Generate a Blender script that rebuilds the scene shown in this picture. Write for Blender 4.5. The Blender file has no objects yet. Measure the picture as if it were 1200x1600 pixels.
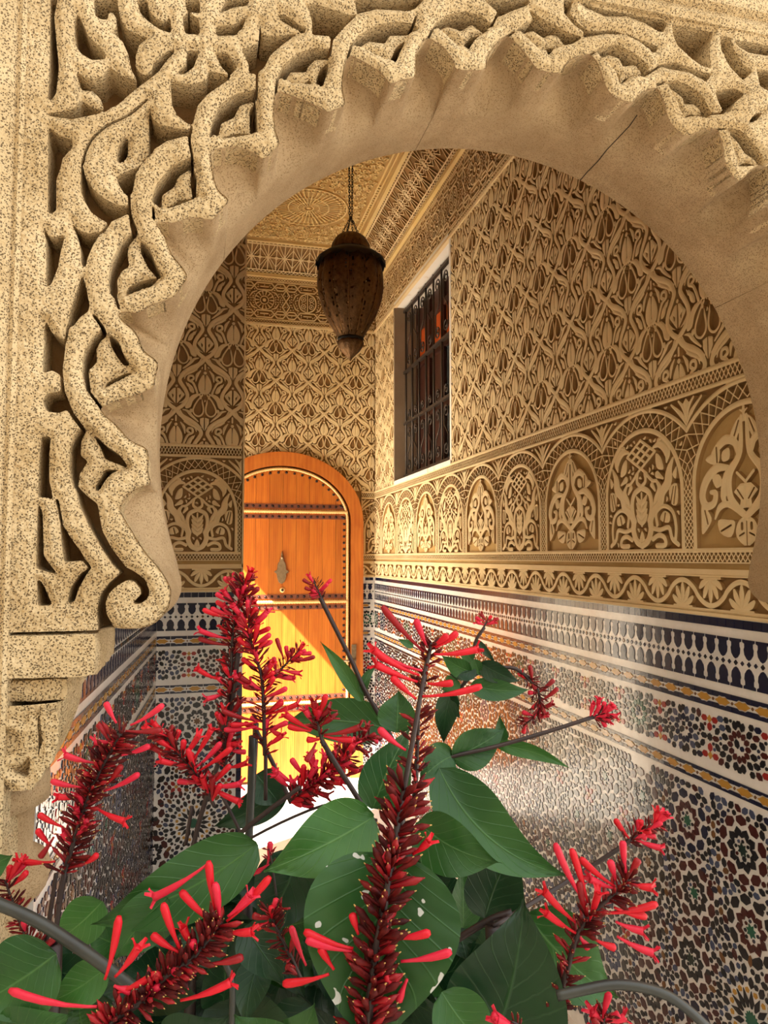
import bpy, math, random
import numpy as np
from mathutils import Vector, Matrix
sc = bpy.context.scene
col = sc.collection
RND = random.Random(7)
CAMZ = 1.5                                   # eye height above the passage floor
# ------------------------------------------------------------------ camera
FPX = 1150.0                                 # focal length in pixels of the 1200 x 1600 frame
YAW = math.radians(14.1); PITCH = math.atan(70/1150)
cam_d = bpy.data.cameras.new('camera'); cam = bpy.data.objects.new('camera', cam_d); col.objects.link(cam)
cam_d.sensor_fit = 'HORIZONTAL'; cam_d.sensor_width = 36.0; cam_d.lens = 36.0*FPX/1200.0
cam_d.clip_start = 0.02; cam_d.clip_end = 200
cam.location = (0, 0, CAMZ); cam.rotation_euler = (math.pi/2+PITCH, 0, -YAW)
sc.camera = cam
# ------------------------------------------------------------------ sky, sun, exposure
w = bpy.data.worlds.new('sky'); sc.world = w; w.use_nodes = True
bg = w.node_tree.nodes['Background']; bg.inputs[0].default_value = (1.0, 0.985, 0.955, 1); bg.inputs[1].default_value = 1.28
SUN = Vector((1.0, 0.62, -1.12)).normalized()
sun_d = bpy.data.lights.new('sun', 'SUN'); sun = bpy.data.objects.new('sun', sun_d); col.objects.link(sun)
sun_d.energy = 19.0; sun_d.angle = math.radians(0.6); sun_d.color = (1.0, 0.93, 0.83)
sun.rotation_euler = SUN.to_track_quat('-Z', 'Y').to_euler(); sun.location = (-4, -2, 8)
vs = sc.view_settings
vs.view_transform = 'Standard'; vs.look = 'None'; vs.gamma = 1.0; vs.use_curve_mapping = False; vs.exposure = 0.86
sc.cycles.max_bounces = 10; sc.cycles.diffuse_bounces = 6; sc.cycles.glossy_bounces = 4

# ------------------------------------------------------------------ tracing: pixel of the photograph -> point on a real plane
_F = np.array([math.sin(YAW)*math.cos(PITCH), math.cos(YAW)*math.cos(PITCH), math.sin(PITCH)])
_R = np.array([math.cos(YAW), -math.sin(YAW), 0.0]); _U = np.cross(_R, _F)
def ray(u, v): return _F + (u-600.0)/FPX*_R + (800.0-v)/FPX*_U
def onY(u, v, Y): d = ray(u, v); return d*(Y/d[1]) + np.array([0, 0, CAMZ])
def at(u, v, dist): return Vector(ray(u, v)*dist + np.array([0, 0, CAMZ]))
def CR(ox, oy, s, pts): return [(ox+x*s, oy+y*s) for x, y in pts]

# ------------------------------------------------------------------ object helpers
def tag(o, label=None, cat=None, group=None, kind=None):
    if label: o['label'] = label
    if cat: o['category'] = cat
    if group: o['group'] = group
    if kind: o['kind'] = kind
    return o
def empty(name, loc=(0, 0, 0)):
    o = bpy.data.objects.new(name, None); o.location = loc; o.empty_display_size = .05; col.objects.link(o); return o
def obj(name, me, parent=None, M=None):
    o = bpy.data.objects.new(name, me); col.objects.link(o)
    if parent is not None: o.parent = parent
    if M is not None: o.matrix_basis = M
    return o
class MB:
    """collects polygons into one mesh"""
    def __init__(s): s.v = []; s.f = []; s.m = []; s.sm = []
    def add(s, vs_, fs, mi=0, smooth=False):
        b = len(s.v); s.v += [tuple(p) for p in vs_]
        for f in fs: s.f.append(tuple(b+i for i in f)); s.m.append(mi); s.sm.append(smooth)
    def box(s, a, b, mi=0):
        (x0, y0, z0), (x1, y1, z1) = a, b
        s.add([(x0,y0,z0),(x1,y0,z0),(x1,y1,z0),(x0,y1,z0),(x0,y0,z1),(x1,y0,z1),(x1,y1,z1),(x0,y1,z1)],
              [(0,3,2,1),(4,5,6,7),(0,1,5,4),(1,2,6,5),(2,3,7,6),(3,0,4,7)], mi)
    def tube(s, pts, r, n=8, mi=0, cap=True):
        pts = [Vector(p) for p in pts]; N = len(pts)
        rs = r if hasattr(r, '__len__') else [r]*N
        t0 = (pts[1]-pts[0]).normalized(); up = Vector((0, 0, 1)) if abs(t0.z) < .9 else Vector((1, 0, 0))
        a = t0.cross(up).normalized(); vs_ = []
        for i, p in enumerate(pts):
            t = (pts[min(i+1, N-1)]-pts[max(i-1, 0)]).normalized()
            a = (a - t*a.dot(t)).normalized(); b = t.cross(a)
            for k in range(n):
                an = 2*math.pi*k/n; vs_.append(p + (a*math.cos(an)+b*math.sin(an))*rs[i])
        fs = [(i*n+k, i*n+(k+1) % n, (i+1)*n+(k+1) % n, (i+1)*n+k) for i in range(N-1) for k in range(n)]
        if cap: fs += [tuple(range(n-1, -1, -1)), tuple((N-1)*n+k for k in range(n))]
        s.add(vs_, fs, mi, True)
    def lathe(s, prof, n=24, c=(0, 0, 0), mi=0, sq=None):
        vs_ = []
        for r, z in prof:
            for k in range(n):
                an = 2*math.pi*k/n; vs_.append((c[0]+r*math.cos(an), c[1]+r*math.sin(an), c[2]+z))
        N = len(prof)
        fs = [(i*n+k, i*n+(k+1) % n, (i+1)*n+(k+1) % n, (i+1)*n+k) for i in range(N-1) for k in range(n)]
        fs += [tuple(range(n-1, -1, -1)), tuple((N-1)*n+k for k in range(n))]
        s.add(vs_, fs, mi, True)
    def mesh(s, name, *mats):
        me = bpy.data.meshes.new(name); me.from_pydata(s.v, [], s.f)
        for m in mats: me.materials.append(m)
        me.polygons.foreach_set('material_index', s.m); me.polygons.foreach_set('use_smooth', s.sm)
        me.update(); return me
def boxobj(name, a, b, mat, parent=None):
    m = MB(); m.box(a, b); return obj(name, m.mesh(name, mat), parent)
def frame(o, u, v):
    u = Vector(u).normalized(); v = Vector(v).normalized(); n = u.cross(v)
    return Matrix(((u.x, v.x, n.x, o[0]), (u.y, v.y, n.y, o[1]), (u.z, v.z, n.z, o[2]), (0, 0, 0, 1)))
def crv(pts, k=6, closed=False):
    """Catmull-Rom through the points"""
    P = [np.array(p, float) for p in pts]; n = len(P); out = []
    rng = range(n if closed else n-1)
    for i in rng:
        p1, p2 = P[i], P[(i+1) % n]
        p0 = P[i-1] if (i > 0 or closed) else p1*2-p2
        p3 = P[(i+2) % n] if (i+2 < n or closed) else p2*2-p1
        for j in range(k):
            t = j/k
            out.append(.5*((2*p1)+(-p0+p2)*t+(2*p0-5*p1+4*p2-p3)*t*t+(-p0+3*p1-3*p2+p3)*t**3))
    if not closed: out.append(P[-1])
    return out

# ------------------------------------------------------------------ materials
def mat(name, c, rough=.6, c2=None, scale=8., detail=6., bump=0., bscale=60., spec=.5, metal=0., coat=0., mix=(.35, .65), pits=0., pscale=120., stretch=None, obj_rand=0., pitcol=None):
    m = bpy.data.materials.new(name); m.use_nodes = True
    nt = m.node_tree; N = nt.nodes; L = nt.links; b = N['Principled BSDF']
    b.inputs['Roughness'].default_value = rough; b.inputs['Metallic'].default_value = metal
    b.inputs['Specular IOR Level'].default_value = spec; b.inputs['Coat Weight'].default_value = coat
    b.inputs['Base Color'].default_value = (*c, 1)
    geo = N.new('ShaderNodeNewGeometry'); src = geo.outputs['Position']
    if stretch:
        mp = N.new('ShaderNodeMapping'); mp.inputs['Scale'].default_value = stretch; L.new(src, mp.inputs[0]); src = mp.outputs[0]
    colout = None
    if c2:
        nz = N.new('ShaderNodeTexNoise'); nz.inputs['Scale'].default_value = scale; nz.inputs['Detail'].default_value = detail; nz.inputs['Roughness'].default_value = .65
        L.new(src, nz.inputs['Vector'])
        rp = N.new('ShaderNodeValToRGB'); rp.color_ramp.elements[0].position = mix[0]; rp.color_ramp.elements[1].position = mix[1]
        rp.color_ramp.elements[0].color = (*c, 1); rp.color_ramp.elements[1].color = (*c2, 1)
        L.new(nz.outputs['Fac'], rp.inputs[0]); colout = rp.outputs[0]
    hgt = None
    if bump:
        nb = N.new('ShaderNodeTexNoise'); nb.inputs['Scale'].default_value = bscale; nb.inputs['Detail'].default_value = 4; L.new(src, nb.inputs['Vector']); hgt = nb.outputs['Fac']
    if pits:
        vo = N.new('ShaderNodeTexVoronoi'); vo.inputs['Scale'].default_value = pscale; vo.inputs['Randomness'].default_value = 1
        nd = N.new('ShaderNodeTexNoise'); nd.inputs['Scale'].default_value = pscale*.8; nd.inputs['Detail'].default_value = 2
        L.new(geo.outputs['Position'], nd.inputs['Vector'])
        va = N.new('ShaderNodeVectorMath'); va.operation = 'MULTIPLY_ADD'; va.inputs[1].default_value = (.0035, .0035, .0035)
        L.new(nd.outputs['Color'], va.inputs[0]); L.new(geo.outputs['Position'], va.inputs[2]); L.new(va.outputs[0], vo.inputs['Vector'])
        pr = N.new('ShaderNodeMapRange'); pr.inputs[1].default_value = .10; pr.inputs[2].default_value = .40; pr.clamp = True
        L.new(vo.outputs['Distance'], pr.inputs[0])
        if hgt is not None:
            mm = N.new('ShaderNodeMath'); mm.operation = 'MULTIPLY_ADD'; mm.inputs[1].default_value = pits
            L.new(pr.outputs[0], mm.inputs[0]); L.new(hgt, mm.inputs[2]); hgt = mm.outputs[0]
        else: hgt = pr.outputs[0]
        if pitcol and colout is not None:
            mx = N.new('ShaderNodeMix'); mx.data_type = 'RGBA'; mx.inputs['A'].default_value = (*pitcol, 1)
            L.new(pr.outputs[0], mx.inputs['Factor']); L.new(colout, mx.inputs['B']); colout = mx.outputs['Result']
    if obj_rand and colout is None:
        oi = N.new('ShaderNodeObjectInfo'); hs = N.new('ShaderNodeHueSaturation'); hs.inputs['Color'].default_value = (*c, 1)
        mr = N.new('ShaderNodeMapRange'); mr.inputs[3].default_value = 1-obj_rand; mr.inputs[4].default_value = 1+obj_rand
        L.new(oi.outputs['Random'], mr.inputs[0]); L.new(mr.outputs[0], hs.inputs['Value']); colout = hs.outputs[0]
    if colout is not None: L.new(colout, b.inputs['Base Color'])
    if hgt is not None:
        bp = N.new('ShaderNodeBump'); bp.inputs['Strength'].default_value = min(1., bump if bump else .6); bp.inputs['Distance'].default_value = .004
        L.new(hgt, bp.inputs['Height']); L.new(bp.outputs[0], b.inputs['Normal'])
    return m
M_ = {}
M_['stone'] = mat('carved_sandstone', (.50, .36, .185), .9, (.70, .55, .33), 9., 8, bump=.9, bscale=170., pits=1.6, pscale=330., spec=.15, pitcol=(.20, .118, .050))
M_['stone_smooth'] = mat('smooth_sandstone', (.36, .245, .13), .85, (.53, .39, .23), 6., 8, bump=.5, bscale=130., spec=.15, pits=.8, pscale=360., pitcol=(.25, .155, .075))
M_['stone_shade'] = mat('stone_ground', (.24, .135, .055), .95, (.38, .24, .115), 10., 6, bump=.7, bscale=150., spec=.1)  # shade of the carved recesses put into the colour, darker than the face
M_['stucco'] = mat('carved_plaster', (.70, .535, .285), .8, (.80, .645, .38), 3.5, 5, bump=.15, bscale=120., spec=.2)
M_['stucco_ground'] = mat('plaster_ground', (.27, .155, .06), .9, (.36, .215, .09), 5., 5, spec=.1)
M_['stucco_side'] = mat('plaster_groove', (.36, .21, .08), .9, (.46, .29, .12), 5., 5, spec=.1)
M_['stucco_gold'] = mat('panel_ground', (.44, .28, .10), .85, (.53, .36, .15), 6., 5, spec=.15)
M_['plaster_yellow'] = mat('yellow_plaster', (.76, .57, .24), .75, (.82, .64, .32), 3., 4, spec=.2)
M_['plaster_pink'] = mat('pink_plaster', (.55, .34, .22), .85, (.62, .42, .29), 7., 5, spec=.2)
M_['white_plaster'] = mat('white_plaster', (.80, .77, .70), .7, (.55, .40, .24), 9., 5, spec=.2, mix=(.58, .8))
M_['white_tile'] = mat('white_glazed_tile', (.70, .68, .645), .16, (.80, .78, .75), 14., 4, bump=.05, bscale=55., spec=.5)
M_['floor'] = mat('pale_marble_floor', (.64, .60, .54), .3, (.72, .69, .63), 4., 5, spec=.4)
M_['paving'] = mat('courtyard_paving', (.74, .68, .58), .8, (.82, .77, .68), 2., 5, spec=.2)
M_['soil'] = mat('dark_soil', (.05, .035, .022), .95, (.09, .06, .04), 20., 5, bump=.8, bscale=40, spec=.1)
M_['render'] = mat('courtyard_render', (.66, .58, .45), .9, (.72, .65, .52), 2., 5, spec=.15)
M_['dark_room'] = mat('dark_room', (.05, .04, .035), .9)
TILE = {'navy': (.008, .010, .035), 'black': (.010, .009, .011), 'maroon': (.060, .010, .008), 'red': (.30, .016, .012), 'green': (.015, .10, .055),
        'ochre': (.46, .24, .035), 'brown': (.15, .065, .018), 'slate': (.055, .07, .13), 'dkgreen': (.012, .03, .02)}
for k_, c_ in TILE.items(): M_['t_'+k_] = mat('glazed_tile_'+k_, c_, .15, spec=.5, bump=.05, bscale=60.)
TK = list(TILE)

# ------------------------------------------------------------------ carved relief: signed distance field -> mesh
BIG = 9.0
class Field:
    def __init__(s, x0, y0, x1, y1, d):
        s.nx = max(2, int(round((x1-x0)/d))+1); s.ny = max(2, int(round((y1-y0)/d))+1)
        s.x0, s.y0, s.x1, s.y1 = x0, y0, x1, y1
        s.xs = np.linspace(x0, x1, s.nx); s.ys = np.linspace(y0, y1, s.ny)
        s.S = np.full((s.ny, s.nx), BIG)
    def _win(s, P, r):
        i0 = np.searchsorted(s.xs, P[:, 0].min()-r); i1 = np.searchsorted(s.xs, P[:, 0].max()+r)
        j0 = np.searchsorted(s.ys, P[:, 1].min()-r); j1 = np.searchsorted(s.ys, P[:, 1].max()+r)
        if i0 >= i1 or j0 >= j1: return None
        return slice(j0, j1), slice(i0, i1)
    def _put(s, win, D, cut):
        if cut: s.S[win] = np.maximum(s.S[win], -D)
        else: s.S[win] = np.minimum(s.S[win], D)
    def stroke(s, pts, w, cut=False):
        P = np.array(pts, float); ws = np.full(len(P), w, float) if not hasattr(w, '__len__') else np.interp(np.linspace(0, 1, len(P)), np.linspace(0, 1, len(w)), w)
        wm = ws.max()*.5; win = s._win(P, wm+.02)
        if win is None: return
        X, Y = np.meshgrid(s.xs[win[1]], s.ys[win[0]]); D = np.full(X.shape, BIG)
        for k in range(len(P)-1):
            a, b = P[k], P[k+1]; d = b-a; l2 = d@d+1e-14
            t = np.clip(((X-a[0])*d[0]+(Y-a[1])*d[1])/l2, 0, 1)
            D = np.minimum(D, np.hypot(X-a[0]-t*d[0], Y-a[1]-t*d[1]) - .5*(ws[k]+(ws[k+1]-ws[k])*t))
        s._put(win, D, cut)
    def poly(s, pts, cut=False, grow=0.):
        P = np.array(pts, float); win = s._win(P, .02)
        if win is None: return
        X, Y = np.meshgrid(s.xs[win[1]], s.ys[win[0]]); D = np.full(X.shape, BIG); ins = np.zeros(X.shape, bool)
        n = len(P)
        for k in range(n):
            a, b = P[k], P[(k+1) % n]; d = b-a; l2 = d@d+1e-14
            t = np.clip(((X-a[0])*d[0]+(Y-a[1])*d[1])/l2, 0, 1)
            D = np.minimum(D, np.hypot(X-a[0]-t*d[0], Y-a[1]-t*d[1]))
            if a[1] != b[1]: ins ^= ((a[1] > Y) != (b[1] > Y)) & (X < (b[0]-a[0])*(Y-a[1])/(b[1]-a[1])+a[0])
        s._put(win, np.where(ins, -D, D)-grow, cut)
    def disc(s, c, r, cut=False): s.stroke([c, (c[0]+1e-6, c[1])], 2*r, cut)
    def ring(s, c, r, w, cut=False, sy=1., a0=0, a1=2*math.pi):
        s.stroke([(c[0]+r*math.cos(a), c[1]+r*sy*math.sin(a)) for a in np.linspace(a0, a1, 33)], w, cut)
    def fill(s, rad, w=.8, seed=1, step=3):
        r = random.Random(seed)
        for j in range(2, s.ny-2, step):
            for i in range(2+(j//step) % 2, s.nx-2, step):
                if s.S[j, i] > rad:
                    a = r.random()*3.14; x, y = s.xs[i], s.ys[j]; q = rad*.62
                    s.stroke(crv([(x-q*math.cos(a), y-q*math.sin(a)), (x+q*.35*math.sin(a), y-q*.35*math.cos(a)), (x+q*math.cos(a), y+q*math.sin(a))], 3), [rad*w*.5, rad*w, rad*w*.4])
    def blur(s, n=1):
        for _ in range(n):
            T = np.clip(s.S, -.05, .05); Q = np.pad(T, 1, 'edge')
            s.S = (Q[1:-1, 1:-1]*2+Q[:-2, 1:-1]+Q[2:, 1:-1]+Q[1:-1, :-2]+Q[1:-1, 2:])/6
def relief(name, F, h, mat_, bev=None, bw=None, noise=0., extra=None, z0=0., side='auto', low_=None):
    """raised carving of height h wherever the field is negative"""
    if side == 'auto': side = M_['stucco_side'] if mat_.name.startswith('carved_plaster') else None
    S = F.S.copy(); S[np.abs(S) < 1e-7] = -1e-7
    ny, nx = S.shape; ins = S < 0; he_ = he = None
    bev = h*.14 if bev is None else bev; bw = (F.xs[1]-F.xs[0])*2.2 if bw is None else bw
    rng = np.random.RandomState(3)
    H = h - bev*np.clip(1+S/bw, 0, 1)
    if low_ is not None: H = H-low_
    if noise:
        nn = rng.randn(ny, nx); nn = (nn+np.roll(nn, 1, 0)+np.roll(nn, 1, 1)+np.roll(nn, (1, 1), (0, 1)))/2; H = H + noise*nn
    idx = -np.ones((ny, nx), int); idx[ins] = np.arange(ins.sum())
    X, Y = np.meshgrid(F.xs, F.ys)
    V = np.c_[X[ins], Y[ins], H[ins]+z0].tolist()
    full = ins[:-1, :-1] & ins[1:, :-1] & ins[:-1, 1:] & ins[1:, 1:]
    j, i = np.nonzero(full)
    faces = np.c_[idx[j, i], idx[j, i+1], idx[j+1, i+1], idx[j+1, i]].tolist()
    nfull = len(faces)
    anyin = ins[:-1, :-1] | ins[1:, :-1] | ins[:-1, 1:] | ins[1:, 1:]
    J, I = np.nonzero(anyin & ~full)
    ev = {}; low = {}; walls = []
    he = h-bev
    def cross(a, b):
        k = (a, b) if a < b else (b, a)
        if k not in ev:
            (ja, ia), (jb, ib) = k; sa, sb = S[ja, ia], S[jb, ib]; t = sa/(sa-sb)
            ev[k] = len(V); V.append([F.xs[ia]+(F.xs[ib]-F.xs[ia])*t, F.ys[ja]+(F.ys[jb]-F.ys[ja])*t, he+z0-(0 if low_ is None else low_[(ja, ia) if sa < 0 else (jb, ib)])])
        return ev[k]
    for jj, ii in zip(J.tolist(), I.tolist()):
        c = [(jj, ii), (jj, ii+1), (jj+1, ii+1), (jj+1, ii)]; p = []; kind = []
        for q in range(4):
            a, b = c[q], c[(q+1) % 4]
            if ins[a]: p.append(int(idx[a])); kind.append(0)
            if ins[a] != ins[b]: p.append(cross(a, b)); kind.append(1 if ins[a] else 2)   # 1 leaving, 2 entering
        if len(p) > 2: faces.append(p)
        for q in range(len(p)):
            if kind[q] == 1 and kind[(q+1) % len(p)] == 2: walls.append((p[q], p[(q+1) % len(p)]))
    for a, b in walls:
        for q in (a, b):
            if q not in low: low[q] = len(V); V.append([V[q][0], V[q][1], z0])
        faces.append([a, low[a], low[b], b])
    nw = len(walls)
    if extra is not None:
        V = [extra(p) for p in V]
    me = bpy.data.meshes.new(name); me.from_pydata(V, [], faces); me.materials.append(mat_)
    if side is not None:
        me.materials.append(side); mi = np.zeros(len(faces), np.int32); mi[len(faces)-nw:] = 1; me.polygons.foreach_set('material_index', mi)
    me.update()
    return me
# ================================================================== the setting: ground, carved front arch
Z = CAMZ
YF, YG, YB = 1.062, 1.130, 1.30               # carved face, ground of the carving, back of the arch wall
CX, CZ, RA = .538, Z+.185, .605               # centre and radius of the plain horseshoe
tag(boxobj('ground', (-14, -10, -.08), (6, 16, -.02), M_['paving']), kind='structure')
tag(boxobj('floor', (-.45, 1.06, -.02), (1.6, 5.6, 0), M_['floor']), kind='structure')
def q4(ox, oy, pts): return CR(ox, oy, .25, pts)
def plane(pts): return [(p[0], p[2]) for p in (onY(u, v, YF) for u, v in pts)]
# outline of the scalloped edge, left foot to right, as seen on the carved face
OUT = [(154, 985), (175, 981), (192, 983), (225, 981), (246, 971), (262, 952), (267, 930), (265, 915), (250, 890), (225, 860), (205, 828), (190, 803), (188, 795), (195, 780), (212, 764), (234, 756),
 (231, 735), (230, 702), (204, 688), (185, 667), (163, 647), (158, 637), (172, 630), (200, 620), (237, 606), (242, 590), (246, 565), (224, 546), (212, 518), (190, 498), (186, 488), (196, 486), (215, 487), (240, 474), (270, 463),
 (282, 448), (292, 427), (268, 395), (258, 368), (244, 347), (256, 345), (272, 346), (300, 338), (332, 341), (345, 327), (357, 310), (340, 293), (332, 262), (331, 235), (350, 229), (375, 228), (395, 236), (412, 246),
 (424, 236), (437, 222), (430, 198), (429, 165), (432, 143), (446, 143), (460, 148), (490, 160), (512, 172), (526, 168), (540, 160), (536, 135), (538, 107), (546, 86), (558, 88), (572, 95), (597, 111), (611, 127), (630, 122), (650, 117),
 (652, 85), (660, 66), (670, 57), (683, 63), (697, 74), (710, 92), (715, 105), (738, 107), (760, 105), (763, 88), (775, 69), (792, 54), (803, 60), (817, 74), (832, 93), (842, 105), (860, 110), (879, 112),
 (885, 100), (900, 88), (921, 82), (932, 90), (941, 107), (949, 132), (960, 147), (976, 154), (992, 157), (1005, 143), (1026, 135), (1034, 143), (1041, 160), (1048, 185), (1060, 200), (1075, 210), (1098, 202), (1120, 199), (1127, 209), (1133, 228), (1137, 254), (1157, 280)]
OUTW = plane(OUT)
_mir = [(2*CX-x, z) for x, z in reversed(OUTW)]
_k = min(range(len(_mir)), key=lambda i: (_mir[i][0]-OUTW[-1][0])**2+(_mir[i][1]-OUTW[-1][1])**2)
OUTW = OUTW + _mir[_k+2:]
def dens(pts, d):
    out = []
    for a, b in zip(pts[:-1], pts[1:]):
        n = max(1, int(math.hypot(b[0]-a[0], b[1]-a[1])/d)); out += [(a[0]+(b[0]-a[0])*i/n, a[1]+(b[1]-a[1])*i/n) for i in range(n)]
    return out+[pts[-1]]
OUTD = [tuple(p) for p in dens([tuple(p) for p in crv(OUTW, 3)], .008)]
ZS = Z-.075                                    # below this the edge is simply cut straight through
def loft_pt(p, Y):
    x, z = p; a = math.atan2(z-CZ, x-CX); cx, cz = CX+RA*math.cos(a), CZ+RA*math.sin(a)
    t = min(1., max(0., Y-YF-.056)/.070); k = (1-t)**1.1
    b = min(1., max(0., (z-ZS+.03)/.09)); k = k*b+(1-b)
    return (cx+(x-cx)*k, cz+(z-cz)*k)
zb = OUTD[0][1]; XL = -.32; XR = 2*CX-XL
# carved face
xl = onY(20, 800, YF)[0]; ztop = float(onY(1040, 27, YF)[2])
HOLES = []
def H(ox, oy, *polys):
    for p in polys: HOLES.append(CR(ox, oy, .25, p))
H(60, 0, [(75,-40),(110,-40),(88,80),(97,200),(117,400),(100,560),(72,605),(60,600),(70,400),(72,200)],
 [(240,65),(225,130),(232,260),(265,310),(330,350),(415,345),(400,300),(300,200),(265,120)],
 [(232,430),(280,465),(330,478),(400,462),(440,405),(520,460),(640,505),(560,570),(480,640),(412,658),(385,570),(330,515),(260,510)],
 [(265,592),(330,632),(412,660),(370,688),(200,722),(60,702),(48,690),(120,687),(200,667),(245,640)],
 [(345,-40),(480,-40),(500,80),(540,160),(640,210),(680,210),(620,260),(600,330),(600,400),(640,450),(690,460),(650,495),(620,480),(585,420),(565,320),(530,240),(470,180),(490,140),(490,90),(460,50),(430,50),(425,95),(390,95),(355,75)],
 [(620,-20),(675,-20),(685,45),(730,100),(790,120),(820,90),(825,180),(760,160),(690,110),(640,60)],
 [(905,90),(930,60),(1000,100),(1005,190),(920,185)], [(920,-20),(1005,-20),(1005,60),(930,40)], [(1115,150),(1240,135),(1240,195),(1115,200)],
 [(705,445),(720,385),(790,320),(850,285),(840,310),(800,350),(740,430)], [(870,440),(930,380),(935,300),(1000,300),(965,400),(905,440)],
 [(1110,310),(1180,320),(1240,400),(1200,445),(1150,400)],
 [(830,495),(960,515),(1060,480),(1065,425),(1200,460),(1180,480),(1050,570),(990,640),(960,755),(930,750),(870,700),(840,640)],
 [(690,650),(705,720),(760,770),(940,800),(930,825),(800,860),(720,910),(692,930)],
 [(550,825),(545,930),(510,1000),(490,990),(500,900),(530,840)], [(490,1090),(550,1060),(605,1040),(580,1190),(540,1195),(500,1130)],
 [(60,780),(100,820),(200,860),(205,900),(140,970),(130,1020),(100,1110),(100,1300),(60,1320)])
H(60, 280, [(265,-130),(285,-20),(310,0),(330,45),(400,105),(480,150),(560,160),(565,190),(520,215),(440,250),(400,240),(330,190),(290,120),(265,60)],
 [(45,345),(100,355),(155,335),(130,430),(110,540),(70,640),(50,660),(48,500)], [(200,258),(245,310),(300,330),(380,320),(330,400),(300,470),(285,540),(270,520),(265,420),(240,330)],
 [(590,320),(520,380),(460,500),(440,600),(445,700),(475,718),(482,680),(478,600),(510,540),(555,512),(545,450),(547,390),(580,348)], [(570,205),(608,290),(612,330),(590,330),(572,260)],
 [(635,365),(690,420),(720,500),(765,590),(740,580),(690,530),(640,430)], [(740,598),(690,645),(620,665),(555,697),(545,690),(562,650),(640,612),(700,598)],
 [(270,590),(290,680),(310,780),(300,815),(250,850),(210,905),(185,905),(200,800),(240,690)],
 [(400,925),(340,980),(290,1060),(275,1130),(283,1200),(330,1142),(350,1120),(345,1040),(375,985),(418,952)], [(330,830),(345,835),(412,925),(400,932)], [(440,960),(490,1000),(520,1080),(565,1145),(530,1140),(490,1090),(450,1020)],
 [(40,880),(70,950),(160,1010),(150,1100),(135,1210),(80,1180),(25,1200),(35,1000)])
H(0, 560, [(265,260),(290,215),(380,205),(415,250),(410,310),(360,330),(290,320)], [(650,168),(660,138),(780,78),(832,75),(760,112),(690,144)], [(517,20),(535,60),(552,200),(532,180),(513,80)],
 [(525,435),(490,500),(485,600),(530,635),(480,710),(475,770),(455,800),(435,700),(435,560),(465,480),(500,440)], [(575,465),(620,540),(650,615),(720,640),(790,672),(740,600),(650,540),(600,490)], [(740,690),(690,702),(650,742),(600,825),(588,800),(630,730),(650,690)],
 [(255,490),(305,485),(295,600),(295,760),(320,880),(300,862),(235,860),(245,650)], [(372,60),(380,60),(394,200),(448,335),(515,425),(505,435),(436,345),(378,205)])
H(0, 780, [(465,-90),(520,-30),(600,30),(615,120),(630,200),(690,310),(780,430),(830,455),(900,505),(928,580),(912,625),(870,652),(828,652),(885,600),(880,560),(840,510),(790,500),(720,540),(670,590),(650,650),(655,720),(700,800),(690,830),(615,830),(606,700),(630,600),(680,530),(758,460),(700,400),(640,310),(560,170),(500,40)],
 [(235,30),(255,90),(260,350),(290,400),(345,465),(290,450),(225,430),(230,200)], [(375,150),(430,240),(515,360),(500,378),(400,388),(388,300)], [(230,500),(260,540),(300,630),(315,660),(235,665)], [(562,430),(530,470),(480,560),(455,640),(420,650),(440,560),(500,470)])
for p in ([(670,412),(664,370),(690,320),(740,285),(802,274),(805,290),(750,305),(730,345),(690,362),(682,400)], [(800,300),(805,398),(786,390),(785,330)], [(690,414),(740,398),(792,400),(770,412),(700,418)],
 [(475,622),(490,570),(540,510),(602,484),(605,500),(555,530),(540,565),(502,590),(500,632)], [(600,500),(612,540),(610,598),(626,607),(604,602),(598,560)], [(520,636),(560,610),(612,604),(580,622)]): HOLES.append(CR(0, 0, .5, p))
H(340, 0, [(385,470),(410,400),(500,320),(600,285),(710,290),(715,320),(620,320),(570,370),(560,400),(460,400),(425,460)], [(702,350),(692,420),(655,525),(630,490),(650,400)], [(470,488),(540,492),(585,455),(595,475),(592,505),(540,500)],
 [(850,262),(880,210),(1000,140),(1130,118),(1210,130),(1260,150),(1250,172),(1200,168),(1090,170),(1060,220),(960,205),(890,250)], [(1192,210),(1150,290),(1120,368),(1103,330),(1140,250)], [(930,262),(1000,290),(1060,330),(1085,345),(1060,350),(990,310)],
 [(268,130),(275,200),(390,212),(550,182),(480,200),(400,260),(330,320),(290,400),(250,430),(205,440),(200,380),(158,292),(265,250)], [(385,70),(430,80),(500,130),(555,160),(545,177),(480,152),(400,105)],
 [(560,10),(620,10),(750,50),(835,80),(875,70),(790,150),(730,220),(700,200),(600,195),(600,120),(580,40)], [(870,-30),(1300,-30),(1240,30),(1200,45),(1000,33),(880,62)],
 [(0,150),(100,140),(175,95),(150,160),(80,195),(0,200)], [(20,55),(100,20),(180,10),(200,-20),(60,-20)])
H(620, 0, [(235,160),(260,120),(330,75),(440,55),(540,80),(602,140),(570,160),(490,100),(420,145),(400,130),(330,115),(280,140)], [(552,175),(490,232),(455,292),(446,240),(490,190)], [(290,165),(360,195),(412,252),(400,268),(340,212)],
 [(755,176),(800,138),(870,112),(840,40),(900,90),(1000,140),(1080,190),(1170,215),(1100,257),(1080,230),(1030,170),(970,170),(950,190),(880,140),(800,165)], [(1085,250),(1000,272),(958,328),(950,265),(1000,262)], [(815,198),(890,245),(935,295),(900,282)],
 [(560,-20),(840,-20),(830,8),(740,40),(650,82),(640,50)], [(1060,-20),(1110,-20),(1090,60),(1140,128),(1200,170),(1200,192),(1120,132),(1062,62)])
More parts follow.
